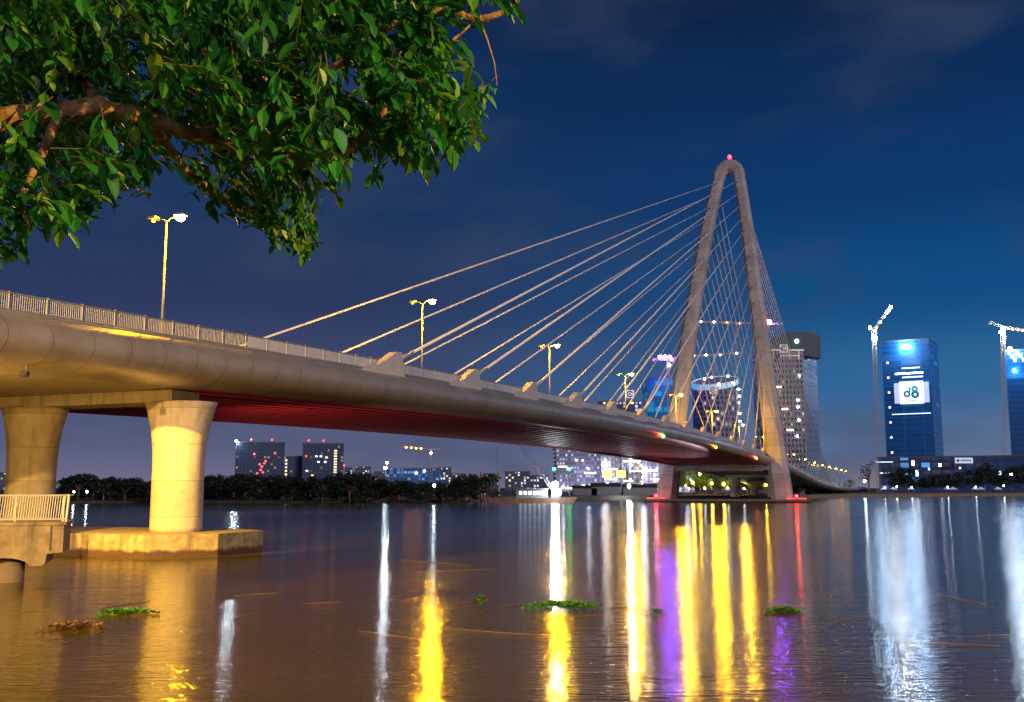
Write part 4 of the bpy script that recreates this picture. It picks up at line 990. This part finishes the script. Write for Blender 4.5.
# ------------------------------------------------------------------ dredging barge
def barge():
    Y = 322; a, b = at(486,500,Y), at(577,500,Y); c = (a+b)/2
    o = thing('work_barge', (c.x,Y,0), 'low rusty work barge with spud poles and a crawler crane', 'barge'); hull = mat('rusty_hull', (.22,.13,.09), .8, noise=(.1,.06,.05), nscale=.5)
    mb = MB(); prof = [(a.x,1.5),(b.x,1.5),(b.x-1.6,-.6),(a.x+1.6,-.6)]; mb.prism([(x,Y,z) for x, z in prof], (0,9,0)); mb.build('hull', hull, o)
    for px, col, tx in ((481,(.3,.05,.05),481),(498.5,(.2,.13,.1),499)):
        p, q = at(px,502,Y), at(tx,472,Y); mb = MB(); mb.tube([(p.x,Y+1,-1),(q.x,Y+1,q.z)], .28, 8); mb.build('spud_pole', mat('spud_paint', col, .7), o)
    p, q = at(497,500,Y), at(497,446,Y)
    mb = MB(); mb.tube([(p.x,Y+3,1.4),(p.x,Y+3,q.z)], .08, 6); mb.build('antenna_mast', dark_m, o)
    x0, x1 = at(516,490,Y).x, at(548,490,Y).x
    mb = MB(); mb.box((x0,Y+2,1.503), (x1,Y+7,4.2)); cab = mb.build('deckhouse', mat('deckhouse_paint', (.06,.08,.09), .6), o)
    mb = MB(); mb.box((x0-.4,Y+1.6,4.203), (x1+.4,Y+7.4,4.45)); mb.build('roof', mat('deckhouse_roof', (.05,.06,.07), .7), cab)
    for k in range(6):
        x = x0+1.0+k*(x1-x0-1.2)/6; mb = MB(); mb.box((x,Y+1.93,2.5), (x+.95,Y+1.99,3.6)); mb.build('window', win_cool, cab)
    x = at(556,490,Y).x
    mb = MB(); mb.box((x-1.6,Y+2,1.503), (x+1.6,Y+5,2.3)); mb.build('crawler', dark_m, o)
    mb = MB(); mb.box((x-1.4,Y+2.2,2.303), (x+1.9,Y+4.8,4.4)); mb.build('crane_house', mat('crane_house_paint', (.12,.08,.04), .6), o)
    mb = MB(); lattice(mb, (x-.5,Y+3.5,3.5), at(520,444,Y+3.5), .9, 1.2, .11); mb.build('boom', dark_m, o)
    mb = MB(); mb.tube([at(570,500,Y+3), at(567,476,Y+3)], .15, 6); mb.build('gantry_post', dark_m, o)
    p = at(555,484.5,Y-.5)
    mb = MB(); mb.ball(p, .95, 12, 8); mb.build('work_lamp', white_hot, o)
    mb = MB(); mb.ball(at(563,487,Y-.5), .35, 8, 5); mb.build('work_lamp', white_mid, o)
barge()

# ------------------------------------------------------------------ park lamps, tents and boats' lights on the banks
park_glow = glow('park_lamp_glow', (1,.6,.05), 420); cold_globe = glow('cold_lamp_glow', (.75,.9,1), 60)
def globe_lamp(px, Y, hgt, m, label, grp, r_=.4, proto=[None]):
    p = at(px,490,Y); o = thing('globe_lamp', (p.x,Y,1.6), label, 'lamp', grp)
    mb = MB(); mb.tube([(p.x,Y,1.5),(p.x,Y,1.6+hgt)], .09, 6); mb.build('pole', dark_m, o)
    mb = MB(); mb.ball((p.x,Y,1.7+hgt+r_*.7), r_, 8, 6); mb.build('globe', m, o)
for px, Y, h_ in ((693,448,5),(712,450,4.6),(724,455,4.4),(738,450,4.5),(752,452,4),(700,470,9),(735,478,8),(766,460,4)):
    globe_lamp(px, Y, h_, park_glow, 'warm globe lamp among the lamplit park trees', 'warm park globe lamps')
for px, Y, h_ in ((705,446,2.6),(728,446,2.6),(744,446,2.4)):
    globe_lamp(px, Y, h_, cold_globe, 'low cold globe lamp along the waterfront under the bridge', 'cold waterfront globe lamps', .3)
globe_lamp(865, 590, 6.5, cold_globe, 'bright cold globe lamp left of the sparse tree', None, .7)
for px, Y, h_ in ((885,600,3),(897,600,3.4),(912,600,3),(948,600,3.2),(976,600,3.2),(1004,600,4)):
    globe_lamp(px, Y, h_, cold_globe, 'small cold globe lamp on the right bank promenade', 'cold globe lamps on the right bank', .35)
for px, Y in ((69,311),(82,309)): 
    globe_lamp(px+5, Y, 1.6, cold_globe, 'low cold globe lamp at the waterline between the columns', 'cold lamps on the left bank', .3)
globe_lamp(434, 306, 3.4, cold_globe, 'cold globe lamp at the wood edge below the small far crane', None, .4)
globe_lamp(385, 352, 9.5, cold_globe, 'tall cold globe lamp rising above the left bank wood', None, .5)
tent_m = mat('white_canvas', (.8,.82,.85), .7)
tp = None
for k, px in enumerate((883,893,911,947,953,975,981,998)):
    p = at(px,490,606); loc = (p.x,606,1.6)
    if tp is None:
        tp = thing('canopy_tent', loc, 'small white canopy tent on the right bank', 'tent', 'white canopy tents on the right bank')
        mb = MB()
        for sx in (-1,1):
            for sy in (-1,1): mb.tube([(loc[0]+sx*1.6,606+sy*1.6,1.6),(loc[0]+sx*1.6,606+sy*1.6,4.0)], .05, 5)
        mb.build('frame', rail_m, tp)
        mb = MB(); mb.loft([[(loc[0]+sx*q,606+sy*q,z) for sx, sy in ((-1,-1),(1,-1),(1,1),(-1,1))] for q, z in ((1.8,3.7),(1.8,4.0),(.9,4.6),(.05,5.3))], cap=True, smooth=False); mb.build('canopy', tent_m, tp)
    else: copy_tree(tp, loc, R.uniform(-.3,.3))

# ------------------------------------------------------------------ camera and render settings
cd = bpy.data.cameras.new('camera'); cam = bpy.data.objects.new('camera', cd); COL.objects.link(cam)
cam.location = (0,0,EYE); cam.rotation_euler = (PI/2+PITCH, 0, 0); cd.sensor_width = 36; cd.lens = 36*F/1024; cd.clip_end = 12000; cd.clip_start = .1
sc.camera = cam
sc.render.engine = 'CYCLES'; sc.cycles.use_denoising = True
try: sc.cycles.denoiser = 'OPENIMAGEDENOISE'
except Exception: pass
sc.cycles.use_light_tree = True; sc.cycles.max_bounces = 5; sc.cycles.diffuse_bounces = 2; sc.cycles.glossy_bounces = 3; sc.cycles.sample_clamp_indirect = 6
sc.cycles.caustics_reflective = False; sc.cycles.caustics_refractive = False
vs = sc.view_settings; vs.view_transform = 'Standard'; vs.look = 'None'; vs.exposure = 0; vs.gamma = 1; vs.use_curve_mapping = False
